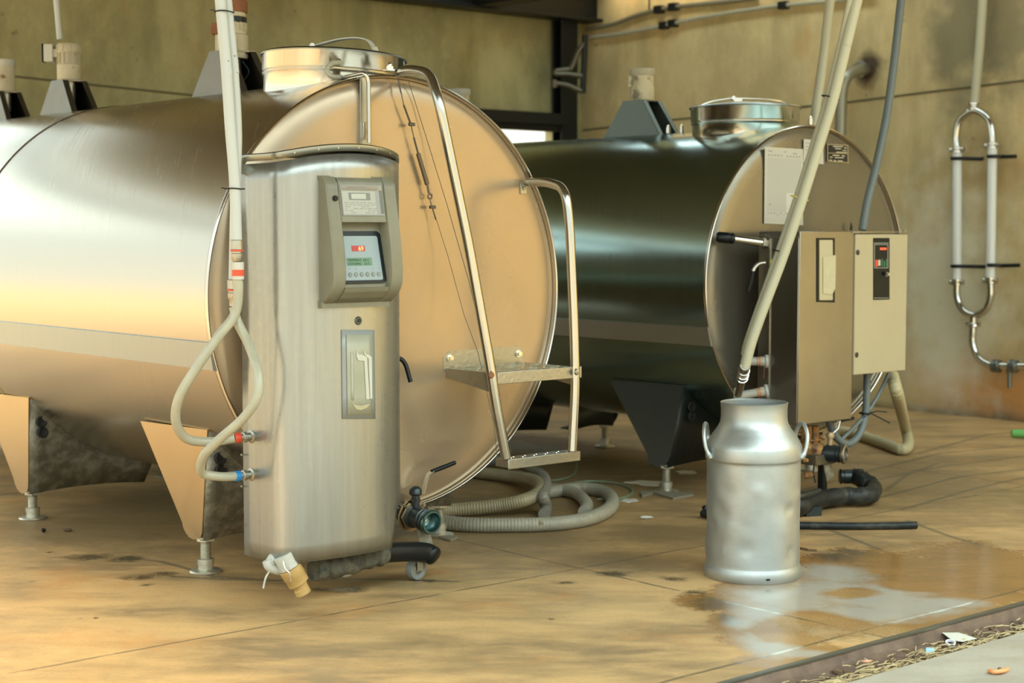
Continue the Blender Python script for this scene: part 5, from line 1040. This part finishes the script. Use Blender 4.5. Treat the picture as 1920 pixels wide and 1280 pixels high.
for e_ in (Y2(1663, 772, wfr-.05), Y2(1669, 793, wfr), Y2(1603, 803)): b.tube([c_+V((.02, -.01, 0)), (c_+e_)/2+ZZ*.006, e_], .0032, 6)
b.build('tie_strap', M['black'], tr)
hb_ = UV(*uvof(G(1702, 838)), .035)
P = [Y2(1672, 700, wfr-.14), Y2(1684, 745, wfr-.10), G(1697, 800, .12), G(1703, 832, .04), G(1690, 842, .035), G(1650, 828, .035), G(1600, 812, .035), G(1560, 806, .035)]
b = MB(); pp = []
sp0 = smooth_path(P, 60); b.tube(sp0, .03, 14, rs=[.029+.0022*math.sin(i*1.1) for i in range(len(sp0))]); tag(b.build('corrugated_hose', M['hose_tan']), 'tan corrugated hose bending from the electrical box to the floor', 'hose')
# rusty pump works under the plain cabinet
pw = root('pump_assembly', 'rusty pump works with orange-brown parts below the plain steel cabinet', 'pump', G(1535, 905))
def Y3(x, y, w=wfr-.12): return F2(x, y, w)
def bx(x0, y0, x1, y1, d, name, m, w=wfr-.12):
    a_, c_ = Y3(x0, y1, w), Y3(x1, y0, w); mid = (a_+c_)/2; hx = abs((c_-a_).dot(CX))/2; hz = abs(c_.z-a_.z)/2
    b = MB(); b.box(mid, CX*hx, NN*d, ZZ*hz); return b.build(name, m, pw, bev=.004)
bx(1504, 846, 1540, 870, .08, 'motor_block', mat('grimy_block', (.12, .085, .04), .2, .6, col2=(.05, .045, .03), nscale=20))
b = MB(); b.lathe(Y3(1523, 850), ZZ, [(.055, -.02), (.062, 0), (.062, .03), (.05, .045), (.03, .05)], 24); b.build('pump_head', M['orange_rust'], pw)
bx(1508, 797, 1516, 838, .02, 'bracket', M['orange_rust']); bx(1520, 797, 1530, 832, .02, 'bracket', M['orange_rust']); bx(1506, 820, 1538, 828, .03, 'bracket', M['orange_rust'])
b = MB(); b.tube(smooth_path([Y3(1495, 842), Y3(1510, 850), Y3(1531, 860), Y3(1536, 850), Y3(1538, 815)], 6), .006, 8); b.build('copper_tube', mat('old_copper', (.34, .22, .12), .8, .4), pw)
b = MB(); b.tube(smooth_path([Y3(1527, 868), Y3(1525, 885), Y3(1529, 905)], 6), .004, 8); b.build('drain_tube', M['wire'], pw)
for k, (x, y) in enumerate(((1512, 838), (1526, 842), (1508, 862))): b = MB(); b.lathe(Y3(x, y, wfr-.07), NN, [(.011, 0), (.011, .012), (.006, .02), (0, .02)], 6); b.build('bolt', M['orange_rust'], pw)
b = MB(); p = Y3(1514, 890); b.lathe(p, CX, [(.012, -.03), (.018, -.01), (.018, .02), (.01, .03)], 12); b.build('small_valve', M['orange_rust'], pw)
fz = Y3(1542, 900); 
b = MB(); b.box(V((fz.x, fz.y, .12)), CX*.016, NN*.016, ZZ*.12); b.build('post', M['dark_steel'], pw, bev=.002); b = MB(); b.box(V((fz.x, fz.y, .006)), CX*.05, NN*.04, ZZ*.006); b.build('base_plate', mat('red_oxide', (.20, .06, .035), 0, .7), pw)
p = Y3(1505, 900); b = MB(); b.box(V((p.x, p.y, .018)), CX*.10, NN*.12, ZZ*.018); b.build('skid', M['dark_steel'], pw, bev=.003)
v2 = root('outlet_valve', 'dark threaded outlet valve under the right corner of the plain steel cabinet', 'valve', Y3(1560, 862))
p0 = F2(1548, 849, wfr-.06); ax = (NN*.85+CX*.35).normalized()
b = MB(); b.lathe(p0, ax, [(.030, -.08), (.030, 0), (.040, .004), (.040, .05), (.034, .053), (.034, .058), (.040, .060), (.040, .066), (.034, .07), (.034, .075), (.041, .078)], 30, caps=False); b.build('valve_body', M['coupl'], v2)
b = MB(); b.lathe(p0, ax, [(.041, .076), (.044, .080), (.044, .092), (.040, .095), (.032, .095), (.030, .06), (0, .055)], 30, caps=False); plabel(b.build('thread_ring', M['zinc'], v2), 'bright threaded ring')
b = MB(); b.cyl(p0+ax*.02+ZZ*.035, p0+ax*.02+ZZ*.085, .012, 12); b.lathe(p0+ax*.02+ZZ*.07, ZZ, [(.018, 0), (.02, .01), (.016, .025), (0, .028)], 12); b.build('valve_stem', mat('tan_brass', (.40, .30, .18), .6, .45), v2)
b = MB(); b.tube([p0+ax*.02+ZZ*.08+CX*.0, p0+ax*.03+ZZ*.11+CX*.04, p0+ax*.03+ZZ*.145+CX*.055], .004, 8); b.build('lever', M['steel'], v2)
b = MB(); b.tube([p0+ax*.03+ZZ*.145+CX*.055, p0+ax*.03+ZZ*.15+CX*.15], .008, 10); plabel(b.build('lever_grip', M['blackp'], v2), 'black lever grip')
b = MB(); b.prism([p0-ZZ*.04-CX*.02, p0-ZZ*.04+CX*.035, p0-ZZ*.11+CX*.06, p0-ZZ*.13+CX*.01], NN*.003); b.build('deflector', M['saddle'], v2)
# ================================================================== HOSES ON THE FLOOR
def ribbed(pts, r, name, lbl, m, cat='hose', dens=60, amp=.0010):
    sp = smooth_path(pts, dens); b = MB(); b.tube(sp, r, 16, rs=[r+amp*math.sin(i*1.35) for i in range(len(sp))]); return tag(b.build(name, m), lbl, cat)
r_ = .030
ribbed([G(800, 975, r_), G(870, 983, r_), G(950, 984, r_), G(1030, 982, r_), G(1090, 975, r_), G(1130, 962, r_), G(1148, 944, r_), G(1138, 925, r_), G(1100, 916, r_), G(1060, 918, r_), G(1020, 924, r_+.0)], r_, 'floor_hose', 'thick ribbed grey hose lying in a wide loop behind the ladder', M['hose_grey'])
ribbed([G(1020, 964, r_*.75), G(1024, 950, r_*.8), G(1018, 930, .085), G(1023, 906, .088), G(1015, 890, .08), G(985, 874, .06), G(950, 862, .05), G(905, 866, .035)], r_*.85, 'floor_hose', 'shorter ribbed hose end crossing over the wide hose loop', mat('ribbed_hose_dark', (.13, .13, .11), 0, .4, col2=(.24, .22, .17), nscale=6))
ribbed([G(800, 958, r_), G(860, 955, r_), G(930, 948, .045), G(985, 937, .07), G(1014, 921, .088), G(1004, 902, .075), G(960, 893, .04), G(900, 886, .032), G(860, 880, .032)], r_, 'floor_hose', 'ribbed yellowish hose curving over the loop towards the tank', mat('ribbed_hose_yellow', (.33, .28, .16), 0, .42, col2=(.22, .19, .11), nscale=7))
ribbed([G(1100, 945, r_), G(1080, 925, r_), G(1040, 917, r_), G(1000, 915, r_)][::-1]+[G(1095, 960, r_)], r_*.9, 'floor_hose', 'faint inner turn of ribbed hose inside the wide loop', M['hose_grey'])
b = MB(); b.tube(smooth_path([G(990, 872, .006), G(1010, 893, .006), G(1040, 900, .006), G(1075, 890, .006), G(1082, 868, .006)], 8), .006, 8); tag(b.build('thin_hose', M['greenhose']), 'thin grey-green hose making a small loop below the ladder step', 'hose')
b = MB(); b.tube(smooth_path([G(1060, 908, .006), G(1100, 902, .006), G(1150, 905, .006), G(1180, 914, .006), G(1184, 925, .006), G(1160, 935, .006), G(1120, 936, .006)], 8), .0065, 8); tag(b.build('thin_hose', M['greenhose']), 'thin green hose curving on the floor right of the thick hose loop', 'hose')
# black hose with couplings right of the milk can
bh = root('suction_hose', 'dirty black suction hose with an upturned coupling lying right of the milk can', 'hose', G(1560, 945))
P = [G(1470, 950, .05), G(1500, 948, .05), G(1540, 936, .05), G(1580, 930, .05), G(1612, 930, .05), G(1634, 926, .052), G(1636, 912, .055), G(1622, 902, .075), G(1606, 893, .085)]
b = MB(); pp = smooth_path(P, 8); b.tube(pp, .042, 18, rs=[.040+.002*math.sin(i) for i in range(len(pp))]); b.build('hose_body', M['hose_blk'], bh)
P0 = G(1606, 893, .085); dd = (G(1582, 893, .085)-P0).normalized()
b = MB(); b.lathe(P0, dd, [(.036, -.03), (.036, .0), (.03, .003), (.03, .02), (.034, .022), (.034, .06), (.030, .062), (.030, .068), (.036, .07), (.036, .076), (.030, .08), (.02, .08)], 26); b.build('coupling', M['coupl'], bh)
b = MB(); b.lathe(P0+dd*-.012, dd, [(.037, 0), (.041, .002), (.041, .02), (.037, .022)], 26, caps=False); plabel(b.build('white_clamp', mat('worn_white', (.50, .48, .42), .2, .5, col2=(.12, .12, .10), nscale=40, contrast=(.45, .6)), bh), 'chipped white clamp band')
b = MB(); b.tube(smooth_path([G(1475, 935, .09), G(1510, 928, .095), G(1535, 922, .08)], 6), .018, 10); b.box(G(1520, 957, .02), V((.035, .01, 0)), V((-.01, .03, 0)), ZZ*.02); b.build('cam_lever', M['coupl'], bh)
b = MB(); b.tube(smooth_path([G(1318, 962, .018), G(1400, 985, .016), G(1500, 985, .016), G(1600, 986, .016), G(1690, 985, .016), G(1718, 984, .016)], 8), .016, 14); tag(b.build('rubber_pipe', M['hose_blk']), 'straight thin black rubber pipe lying across behind the milk can', 'hose')
# ================================================================== RIGHT WALL
lp = root('wash_line_loop', 'oval loop of two upright white glass tubes clamped on the right wall', 'pipe loop', WR(1826, 600, .08))
o8 = .08
for (x0, y0, x1, y1) in ((1795, 282, 1794, 528), (1861, 274, 1857, 525)):
    b = MB(); b.cyl(WR(x0, y0, o8), WR(x1, y1, o8), .030, 22); b.build('glass_tube', M['glassp'], lp)
    for (x, y) in ((x0, y0-1), (x1, y1+1)):
        b = MB(); P = WR(x, y, o8); b.lathe(P-ZZ*.022, ZZ, [(.026, 0), (.036, .004), (.036, .016), (.028, .02), (.028, .026), (.036, .03), (.036, .04), (.026, .044)], 20); b.tube([P-AX*.05, P+AX*.05], .014, 10, rs=[.018, .018]); b.build('union', M['steel'], lp)
STL = M['steel']
b = MB(); b.tube(smooth_path([WR(1795, 284, o8), WR(1793, 255, o8), WR(1800, 225, o8), WR(1826, 207, o8), WR(1852, 222, o8), WR(1860, 250, o8), WR(1861, 276, o8)], 8), .024, 16); b.build('upper_bend', STL, lp)
b = MB(); b.tube(smooth_path([WR(1794, 526, o8), WR(1795, 558, o8), WR(1806, 582, o8), WR(1828, 591, o8), WR(1848, 580, o8), WR(1857, 555, o8), WR(1857, 524, o8)], 8), .024, 16); b.build('lower_bend', STL, lp)
for (y, xa, xb, xr) in ((297, 1782, 1842, 1905), (293, 1850, 1872, 1905), (499, 1782, 1850, 1880), (497, 1850, 1872, 1912)):
    b = MB(); b.tube([WR(xa+2, y, o8+.028), WR(xa+12, y, o8+.034), WR(xa+24, y, o8-.0), WR(xb, y+1, .03), WR(xr if xa == 1850 else xb, y, .02)], .012, 8); b.build('wall_clamp', M['dark_steel'], lp)
b = MB(); P = [WR(1843, -4, o8), WR(1837, 90, o8), WR(1827, 192, o8)]; P = [extend(P[0], P[1], ZT)]+P; b.tube(P, .030, 16); tag(b.build('drop_pipe', M['cream_pipe']), 'cream pipe coming down from the roof into the top of the wall tube loop', 'pipe')
b = MB(); P = WR(1826, 196, o8); b.lathe(P-ZZ*.035, ZZ, [(.02, 0), (.034, .004), (.034, .014), (.024, .02), (.024, .03), (.036, .034), (.036, .046), (.028, .05)], 20); b.build('top_union', STL, lp)
b = MB(); b.tube(smooth_path([WR(1825, 592, o8), WR(1824, 620, o8), WR(1824, 645, o8), WR(1834, 670, o8), WR(1856, 684, o8), WR(1885, 686, o8), WR(1990, 688, o8)], 8), .024, 16); tp = tag(b.build('bottom_pipe', STL), 'steel pipe bending from below the wall tube loop to the right edge', 'pipe')
b = MB(); P = WR(1825, 608, o8); b.lathe(P-ZZ*.02, ZZ, [(.03, 0), (.038, .006), (.038, .02), (.03, .03)], 18); b.tube([P-AX*.05, P+AX*.05], .016, 8); b.build('union', STL, tp)
ZD = mat('dull_pipe_fitting', (.20, .21, .19), .8, .4)
for x in (1868, 1900): b = MB(); P = WR(x, 686, o8); d = -AX; b.lathe(P-d*.03, d, [(.03, 0), (.042, .006), (.042, .024), (.034, .028), (.034, .036), (.042, .04), (.042, .056), (.03, .06)], 18); b.build('union', ZD, tp)
b = MB(); b.cyl(WR(1893, 690, o8), WR(1893, 727, o8), .014, 12); b.lathe(WR(1893, 690, o8), -ZZ, [(.022, 0), (.022, .03), (.014, .034)], 12); b.build('drain_cock', ZD, tp)
fe = root('flue_elbow', 'grey steel pipe elbow entering a dark stained hole in the right wall', 'pipe', WR(1575, 240, .25))
P = [WR(1626, 131, -.02), WR(1612, 131, .12), WR(1590, 142, .24), WR(1579, 170, .28), WR(1576, 240, .28)]; E = V(P[-1]); E.z = 0.0; P.append(E)
b = MB(); b.tube(smooth_path(P[:-1], 8)+[E], .040, 18); b.build('elbow_pipe', mat('grey_flue', (.30, .29, .22), .7, .42), fe)
b = MB(); P = WR(1620, 131, .0); b.lathe(P-CX*.04, -CX, [(.055, -.04), (.062, 0), (.062, .012), (.044, .018)], 22); b.build('wall_collar', M['zinc'], fe)
# conduits along the right wall
def Wp(x, y, o_=.03): return WR(x, y, o_)
b = MB(); b.tube(smooth_path([Wp(1100, 55), Wp(1150, 45), Wp(1190, 30), Wp(1225, 20), Wp(1265, 13), Wp(1330, 6), Wp(1420, -3)], 8), .017, 12); cc = tag(b.build('wall_conduit', mat('conduit_dark', (.20, .185, .125), 0, .5)), 'upper dark conduit sagging along the top of the right wall', 'conduit')
for (x, y) in ((1236, 18), (1263, 13)): b = MB(); p = Wp(x, y); b.box(p, AX*.04, CX*.03, ZZ*.03); b.build('conduit_clip', M['dark_steel'], cc, bev=.005)
b = MB(); b.tube(smooth_path([Wp(1100, 70), Wp(1160, 64), Wp(1230, 51), Wp(1300, 36), Wp(1400, 19), Wp(1470, 10), Wp(1560, 2), Wp(1640, -6)], 8), .016, 12); cc = tag(b.build('wall_conduit', mat('conduit_light', (.42, .40, .29), 0, .5)), 'lower light conduit running along the right wall to the corner', 'conduit')
for (x, y) in ((1245, 48), (1262, 44), (1469, 10)): b = MB(); p = Wp(x, y); b.box(p, AX*.035, CX*.03, ZZ*.028); b.build('conduit_clip', M['dark_steel'], cc, bev=.005)
b = MB(); b.tube([Wp(1217, -4, .01), Wp(1217, 18, .01)], .006, 6); tag(b.build('wall_wire', M['wire']), 'short dark vertical wire above the upper wall conduit', 'wire')
cp_ = root('corner_pipework', 'bent steel pipes on a dark bracket beside the black column', 'pipes', WR(1092, 172, .15))
cyy = WR(1092, 120, .3).y-.0
def Cn(x, y, dy=0): return plane(x, y, V((0, cb.y-.25+dy, 0)), V((0, 1, 0)))
b = MB(); b.tube([Cn(1096, 80), Cn(1085, 95), Cn(1074, 122)], .022, 12); b.tube(fillet([Cn(1074, 122), Cn(1070, 130), Cn(1042, 133), Cn(1041, 139), Cn(1066, 139), Cn(1092, 143)], .03), .022, 12); b.build('upper_pipes', mat('corner_pipe_metal', (.13, .12, .085), .7, .4), cp_)
b = MB(); b.tube(fillet([Cn(1040, 156), Cn(1066, 160), Cn(1080, 167), Cn(1093, 171)], .03), .022, 12); b.tube([Cn(1040, 150), Cn(1040, 164)], .026, 12); b.build('lower_pipe', mat('corner_pipe_metal', (.13, .12, .085), .7, .4), cp_)
b = MB(); b.tube([Cn(1097, 66), Cn(1096, 100), Cn(1093, 175)], .024, 10); b.build('standpipe', M['dark_steel'], cp_)
b = MB(); P = [plane(105, -4, V((0, 8.2, 0)), V((0, 1, 0))), plane(113, 74, V((0, 8.2, 0)), V((0, 1, 0)))]
tP = T(O1, 0, -s_a, 0); P = [plane(x, y, V((0, tP.y+.08, 0)), V((0, 1, 0))) for x, y in ((105, -4), (112, 74))]; P = [extend(P[0], P[1], ZT)]+P+[P[1]-ZZ*.0]
b = MB(); b.tube(P[:3], .0135, 12); tag(b.build('cable_conduit', M['white_pipe']), 'thin white conduit dropping from the roof behind the far left agitator motor', 'conduit')
# ================================================================== SMALL THINGS ON THE FLOOR
def puddle(cx, cy, rx, ry, lbl, name='milk_puddle', m=None, seed=0):
    r2 = np.random.default_rng(seed); c_ = G(cx, cy); n = 40; ph = r2.uniform(0, 6, 5); am = r2.uniform(.05, .2, 5); pts = []
    for i in range(n):
        t = 2*PI*i/n; k = 1+sum(a*math.sin((j+2)*t+p) for j, (a, p) in enumerate(zip(am, ph)))
        pts.append(c_+V((rx*k*math.cos(t)*c_.y/FOC, ry*k*math.sin(t)*c_.y**2/(FOC*HC), .0012)))
    b = MB(); b.prism(pts, ZZ*-.0012); return tag(b.build(name, m or M['milk'], smooth=0), lbl, 'puddle')
puddle(1211, 905, 30, 5, 'white milk puddle left of the foot of the dark tank', seed=1); puddle(1287, 885, 16, 4, 'small white milk puddle behind the foot of the dark tank', seed=2); puddle(1180, 938, 15, 3.5, 'small white milk splash beside the thin green hose', seed=3)
def lump(cx, cy, sx_, sy_, sz_, lbl, m, name='debris', cat='debris', seed=0):
    r2 = np.random.default_rng(seed+50); c_ = G(cx, cy, 0); b = MB(); n = 9; vs = []
    for j in range(6):
        ph = PI*j/5
        for i in range(n):
            t = 2*PI*i/n; k = 1+r2.uniform(-.25, .25); vs.append(c_+V((sx_*k*math.cos(t)*math.sin(ph), sy_*k*math.sin(t)*math.sin(ph), sz_*(1-math.cos(ph))*.5*k+.0005)))
    fs = [(j*n+i, j*n+(i+1) % n, (j+1)*n+(i+1) % n, (j+1)*n+i) for j in range(5) for i in range(n)]
    b.add(vs, fs); return tag(b.build(name, m, smooth=60), lbl, cat)
lump(82, 998, .010, .010, .016, 'small black nut on the floor before the far left foot', M['blackp'], 'nut', 'nut')
lump(126, 996, .020, .012, .014, 'small brown crumb on the floor right of the black nut', M['leafd'], seed=1)
lump(1212, 972, .030, .016, .012, 'pale crumpled scrap on the floor before the dark tank', M['rubbish'], 'scrap', 'scrap', 2)
lump(1322, 960, .014, .014, .028, 'black stopper lying left of the milk can', M['black'], 'stopper', 'stopper', 3)
b = MB(); c_ = G(1268, 929); b.prism([G(1225, 926, .001), G(1262, 937, .001), G(1300, 930, .001), G(1292, 924, .001), G(1270, 927, .001), G(1240, 921, .001), G(1200, 925, .001), G(1204, 933, .001)], ZZ*.010); tag(b.build('foot_board', mat('old_board', (.20, .18, .12), 0, .8), smooth=0), 'broken thin board under the foot of the dark tank', 'board')
b = MB(); b.prism([G(822, 1008, .001), G(845, 1015, .001), G(858, 1009, .001), G(838, 1005, .001)], ZZ*.008); tag(b.build('foot_board', mat('old_board', (.20, .18, .12), 0, .8), smooth=0), 'small brown board scrap beside the right foot of the bright tank', 'board')
b = MB(); b.cyl(G(1899, 812, .028)+V((0, 0, 0)), G(1945, 814, .028), .024, 18); b.lathe(G(1899, 812, .028), V((-1, 0, 0)), [(.024, 0), (.02, .008), (0, .009)], 18); tag(b.build('bottle', M['green']), 'light green bottle lying on the floor at the right edge', 'bottle')
b = MB(); b.tube([G(1500, 1027, .005), G(1515, 1030, .007), G(1531, 1031, .004)], .004, 6); tag(b.build('twig', M['leafd']), 'short brown twig on the floor right of the milk can', 'twig')
# gutter rubbish
def gp(px, py, dz=0): return G(px, py, -.075+dz)
r3 = np.random.default_rng(11); b = MB()
for i in range(900):
    u = r3.uniform(3.2, 5.6); v = VD2+.02+abs(r3.normal(0, .065)); v = min(v, VD-.03); z = -.043+max(0, (VD-.13-v))*.2+r3.uniform(.002, .024)
    a_ = r3.normal(0, .5); d = (CX*math.cos(a_)+AX*math.sin(a_)+ZZ*r3.uniform(-.12, .12)).normalized(); l_ = r3.uniform(.015, .07); p = UV(u, v, z)
    if (p+d*l_).dot(AX) > VD-.01: continue
    b.tube([p-d*l_*.5, p+ZZ*r3.uniform(0, .005), p+d*l_*.5], r3.uniform(.0010, .0024), 4)
o = b.build('straw_litter', M['straw']); tag(o, 'dry straw and stalks littering the rusty floor gutter', 'straw', kind='stuff')
b = MB()
for i in range(700):
    u = r3.uniform(3.2, 5.6); v = VD2+.015+abs(r3.normal(0, .075)); v = min(v, VD-.03); p = UV(u, v, -.042+max(0, (VD-.13-v))*.2+r3.uniform(0, .010)); s1 = r3.uniform(.004, .014); a_ = r3.uniform(0, PI)
    d = V((math.cos(a_), math.sin(a_), r3.uniform(-.3, .3))).normalized(); e_ = d.cross(ZZ).normalized(); b.box(p, d*s1, e_*s1*r3.uniform(.3, .8), ZZ*s1*.25)
o = b.build('gutter_dirt', M['leafd']); tag(o, 'dark crumbs of dirt and leaves in the rusty floor gutter', 'dirt', kind='stuff')
def scrap(pts, lbl, m, cat, name, z=-.022, th=.0012):
    b = MB(); b.prism([G(x, y, z) for x, y in pts], ZZ*th); return tag(b.build(name, m, smooth=0), lbl, cat)
scrap([(1766, 1186), (1797, 1186), (1832, 1197), (1805, 1203), (1785, 1200)], 'flat dirty white card scrap lying in the gutter', M['rubbish'], 'scrap', 'card_scrap')
c_ = G(1782, 1207, -.026); b = MB(); b.lathe(c_, ZZ+V((0, -.3, 0)), [(.0125, 0), (.0155, 0), (.0155, .008), (.0125, .008), (.0125, 0)], 24, caps=False); tag(b.build('plastic_ring', mat('white_ring', (.70, .70, .78), 0, .4)), 'small white plastic ring in the gutter beside the card scrap', 'ring')
c_ = G(1744, 1223, -.028); b = MB(); b.box(c_+ZZ*.006, V((.013, -.002, 0)), V((.002, .008, 0)), V((0, .002, .007))); tag(b.build('wrapper', M['lblue'], bev=.002), 'crumpled light blue wrapper in the gutter', 'wrapper')
lump(1625, 1243, .016, .007, .010, 'small pinkish orange shard in the gutter left of the blue wrapper', mat('terracotta', (.50, .26, .15), 0, .7), 'shard', 'shard', 7)
for k, (x, y, s1) in enumerate(((1490, 1272, .016), (1550, 1268, .012), (1598, 1268, .010))): pass
ob = root('hose_clip', 'orange plastic clip lying on the pale slab at the lower right', 'clip', G(1872, 1257))
b = MB(); b.tube(smooth_path([G(1855, 1257, .006), G(1865, 1259, .010), G(1882, 1257, .010), G(1889, 1254, .007)], 5), .006, 10); b.build('clip_body', M['orange'], ob)
b = MB(); p = G(1874, 1256, .010); b.lathe(p-V((.004, 0, 0)), V((1, 0, 0)), [(.007, 0), (.0085, .002), (.0085, .007), (.007, .009)], 14); b.build('clip_band', mat('brown_band', (.16, .07, .03), 0, .6), ob)
# ================================================================== LIGHT
w = bpy.data.worlds.new('world'); scene.world = w; w.use_nodes = True; nt = w.node_tree; N = nt.nodes; L = nt.links
bg = N['Background']; tc = N.new('ShaderNodeTexCoord'); sx = N.new('ShaderNodeSeparateXYZ'); L.new(tc.outputs['Generated'], sx.inputs[0])
cr = N.new('ShaderNodeValToRGB'); L.new(sx.outputs['Z'], cr.inputs[0]); e = cr.color_ramp.elements
e[0].position = 0.; e[0].color = (.90, .93, .82, 1); e[1].position = .7; e[1].color = (.58, .70, .70, 1)
x = e.new(.25); x.color = (.76, .88, .86, 1)
L.new(cr.outputs[0], bg.inputs[0]); dt = N.new('ShaderNodeVectorMath'); dt.operation = 'DOT_PRODUCT'; L.new(tc.outputs['Generated'], dt.inputs[0]); dt.inputs[1].default_value = (-CX*.78+AX*.60+ZZ*.10).normalized()
mr = N.new('ShaderNodeMapRange'); mr.interpolation_type = 'SMOOTHSTEP'; L.new(dt.outputs['Value'], mr.inputs['Value']); mr.inputs['From Min'].default_value = -.1; mr.inputs['From Max'].default_value = .95; mr.inputs['To Min'].default_value = 1.1; mr.inputs['To Max'].default_value = 1.15
mz = N.new('ShaderNodeMapRange'); L.new(sx.outputs['Z'], mz.inputs['Value']); mz.inputs['From Min'].default_value = .22; mz.inputs['From Max'].default_value = .75; mz.inputs['To Min'].default_value = 1.0; mz.inputs['To Max'].default_value = 5.5
mm_ = N.new('ShaderNodeMath'); mm_.operation = 'MULTIPLY'; L.new(mr.outputs['Result'], mm_.inputs[0]); L.new(mz.outputs['Result'], mm_.inputs[1]); L.new(mm_.outputs[0], bg.inputs[1])
sd = bpy.data.lights.new('sun', 'SUN'); so = bpy.data.objects.new('sun', sd); COL.objects.link(so)
sd.energy = 5.6; sd.angle = math.radians(9); sd.color = (1, .80, .52)
dirn = (CX*.82 + AX*.10 - ZZ*.78).normalized(); so.rotation_euler = dirn.to_track_quat('-Z', 'Y').to_euler(); so.location = (-3, -3, 6)
cd = bpy.data.cameras.new('camera'); cam = bpy.data.objects.new('camera', cd); COL.objects.link(cam); scene.camera = cam
cam.location = CC; cam.rotation_euler = (PI/2-PIT, 0, 0); cd.sensor_width = 36; cd.lens = FOC/1920*36; cd.clip_end = 300
cd.dof.use_dof = True; cd.dof.focus_distance = 5.7; cd.dof.aperture_fstop = 3.2
vs_ = scene.view_settings; vs_.view_transform = 'Standard'; vs_.look = 'None'; vs_.exposure = .6; vs_.gamma = 1; vs_.use_curve_mapping = False
for o in list(bpy.data.objects):
    if '_o' in o: del o['_o']
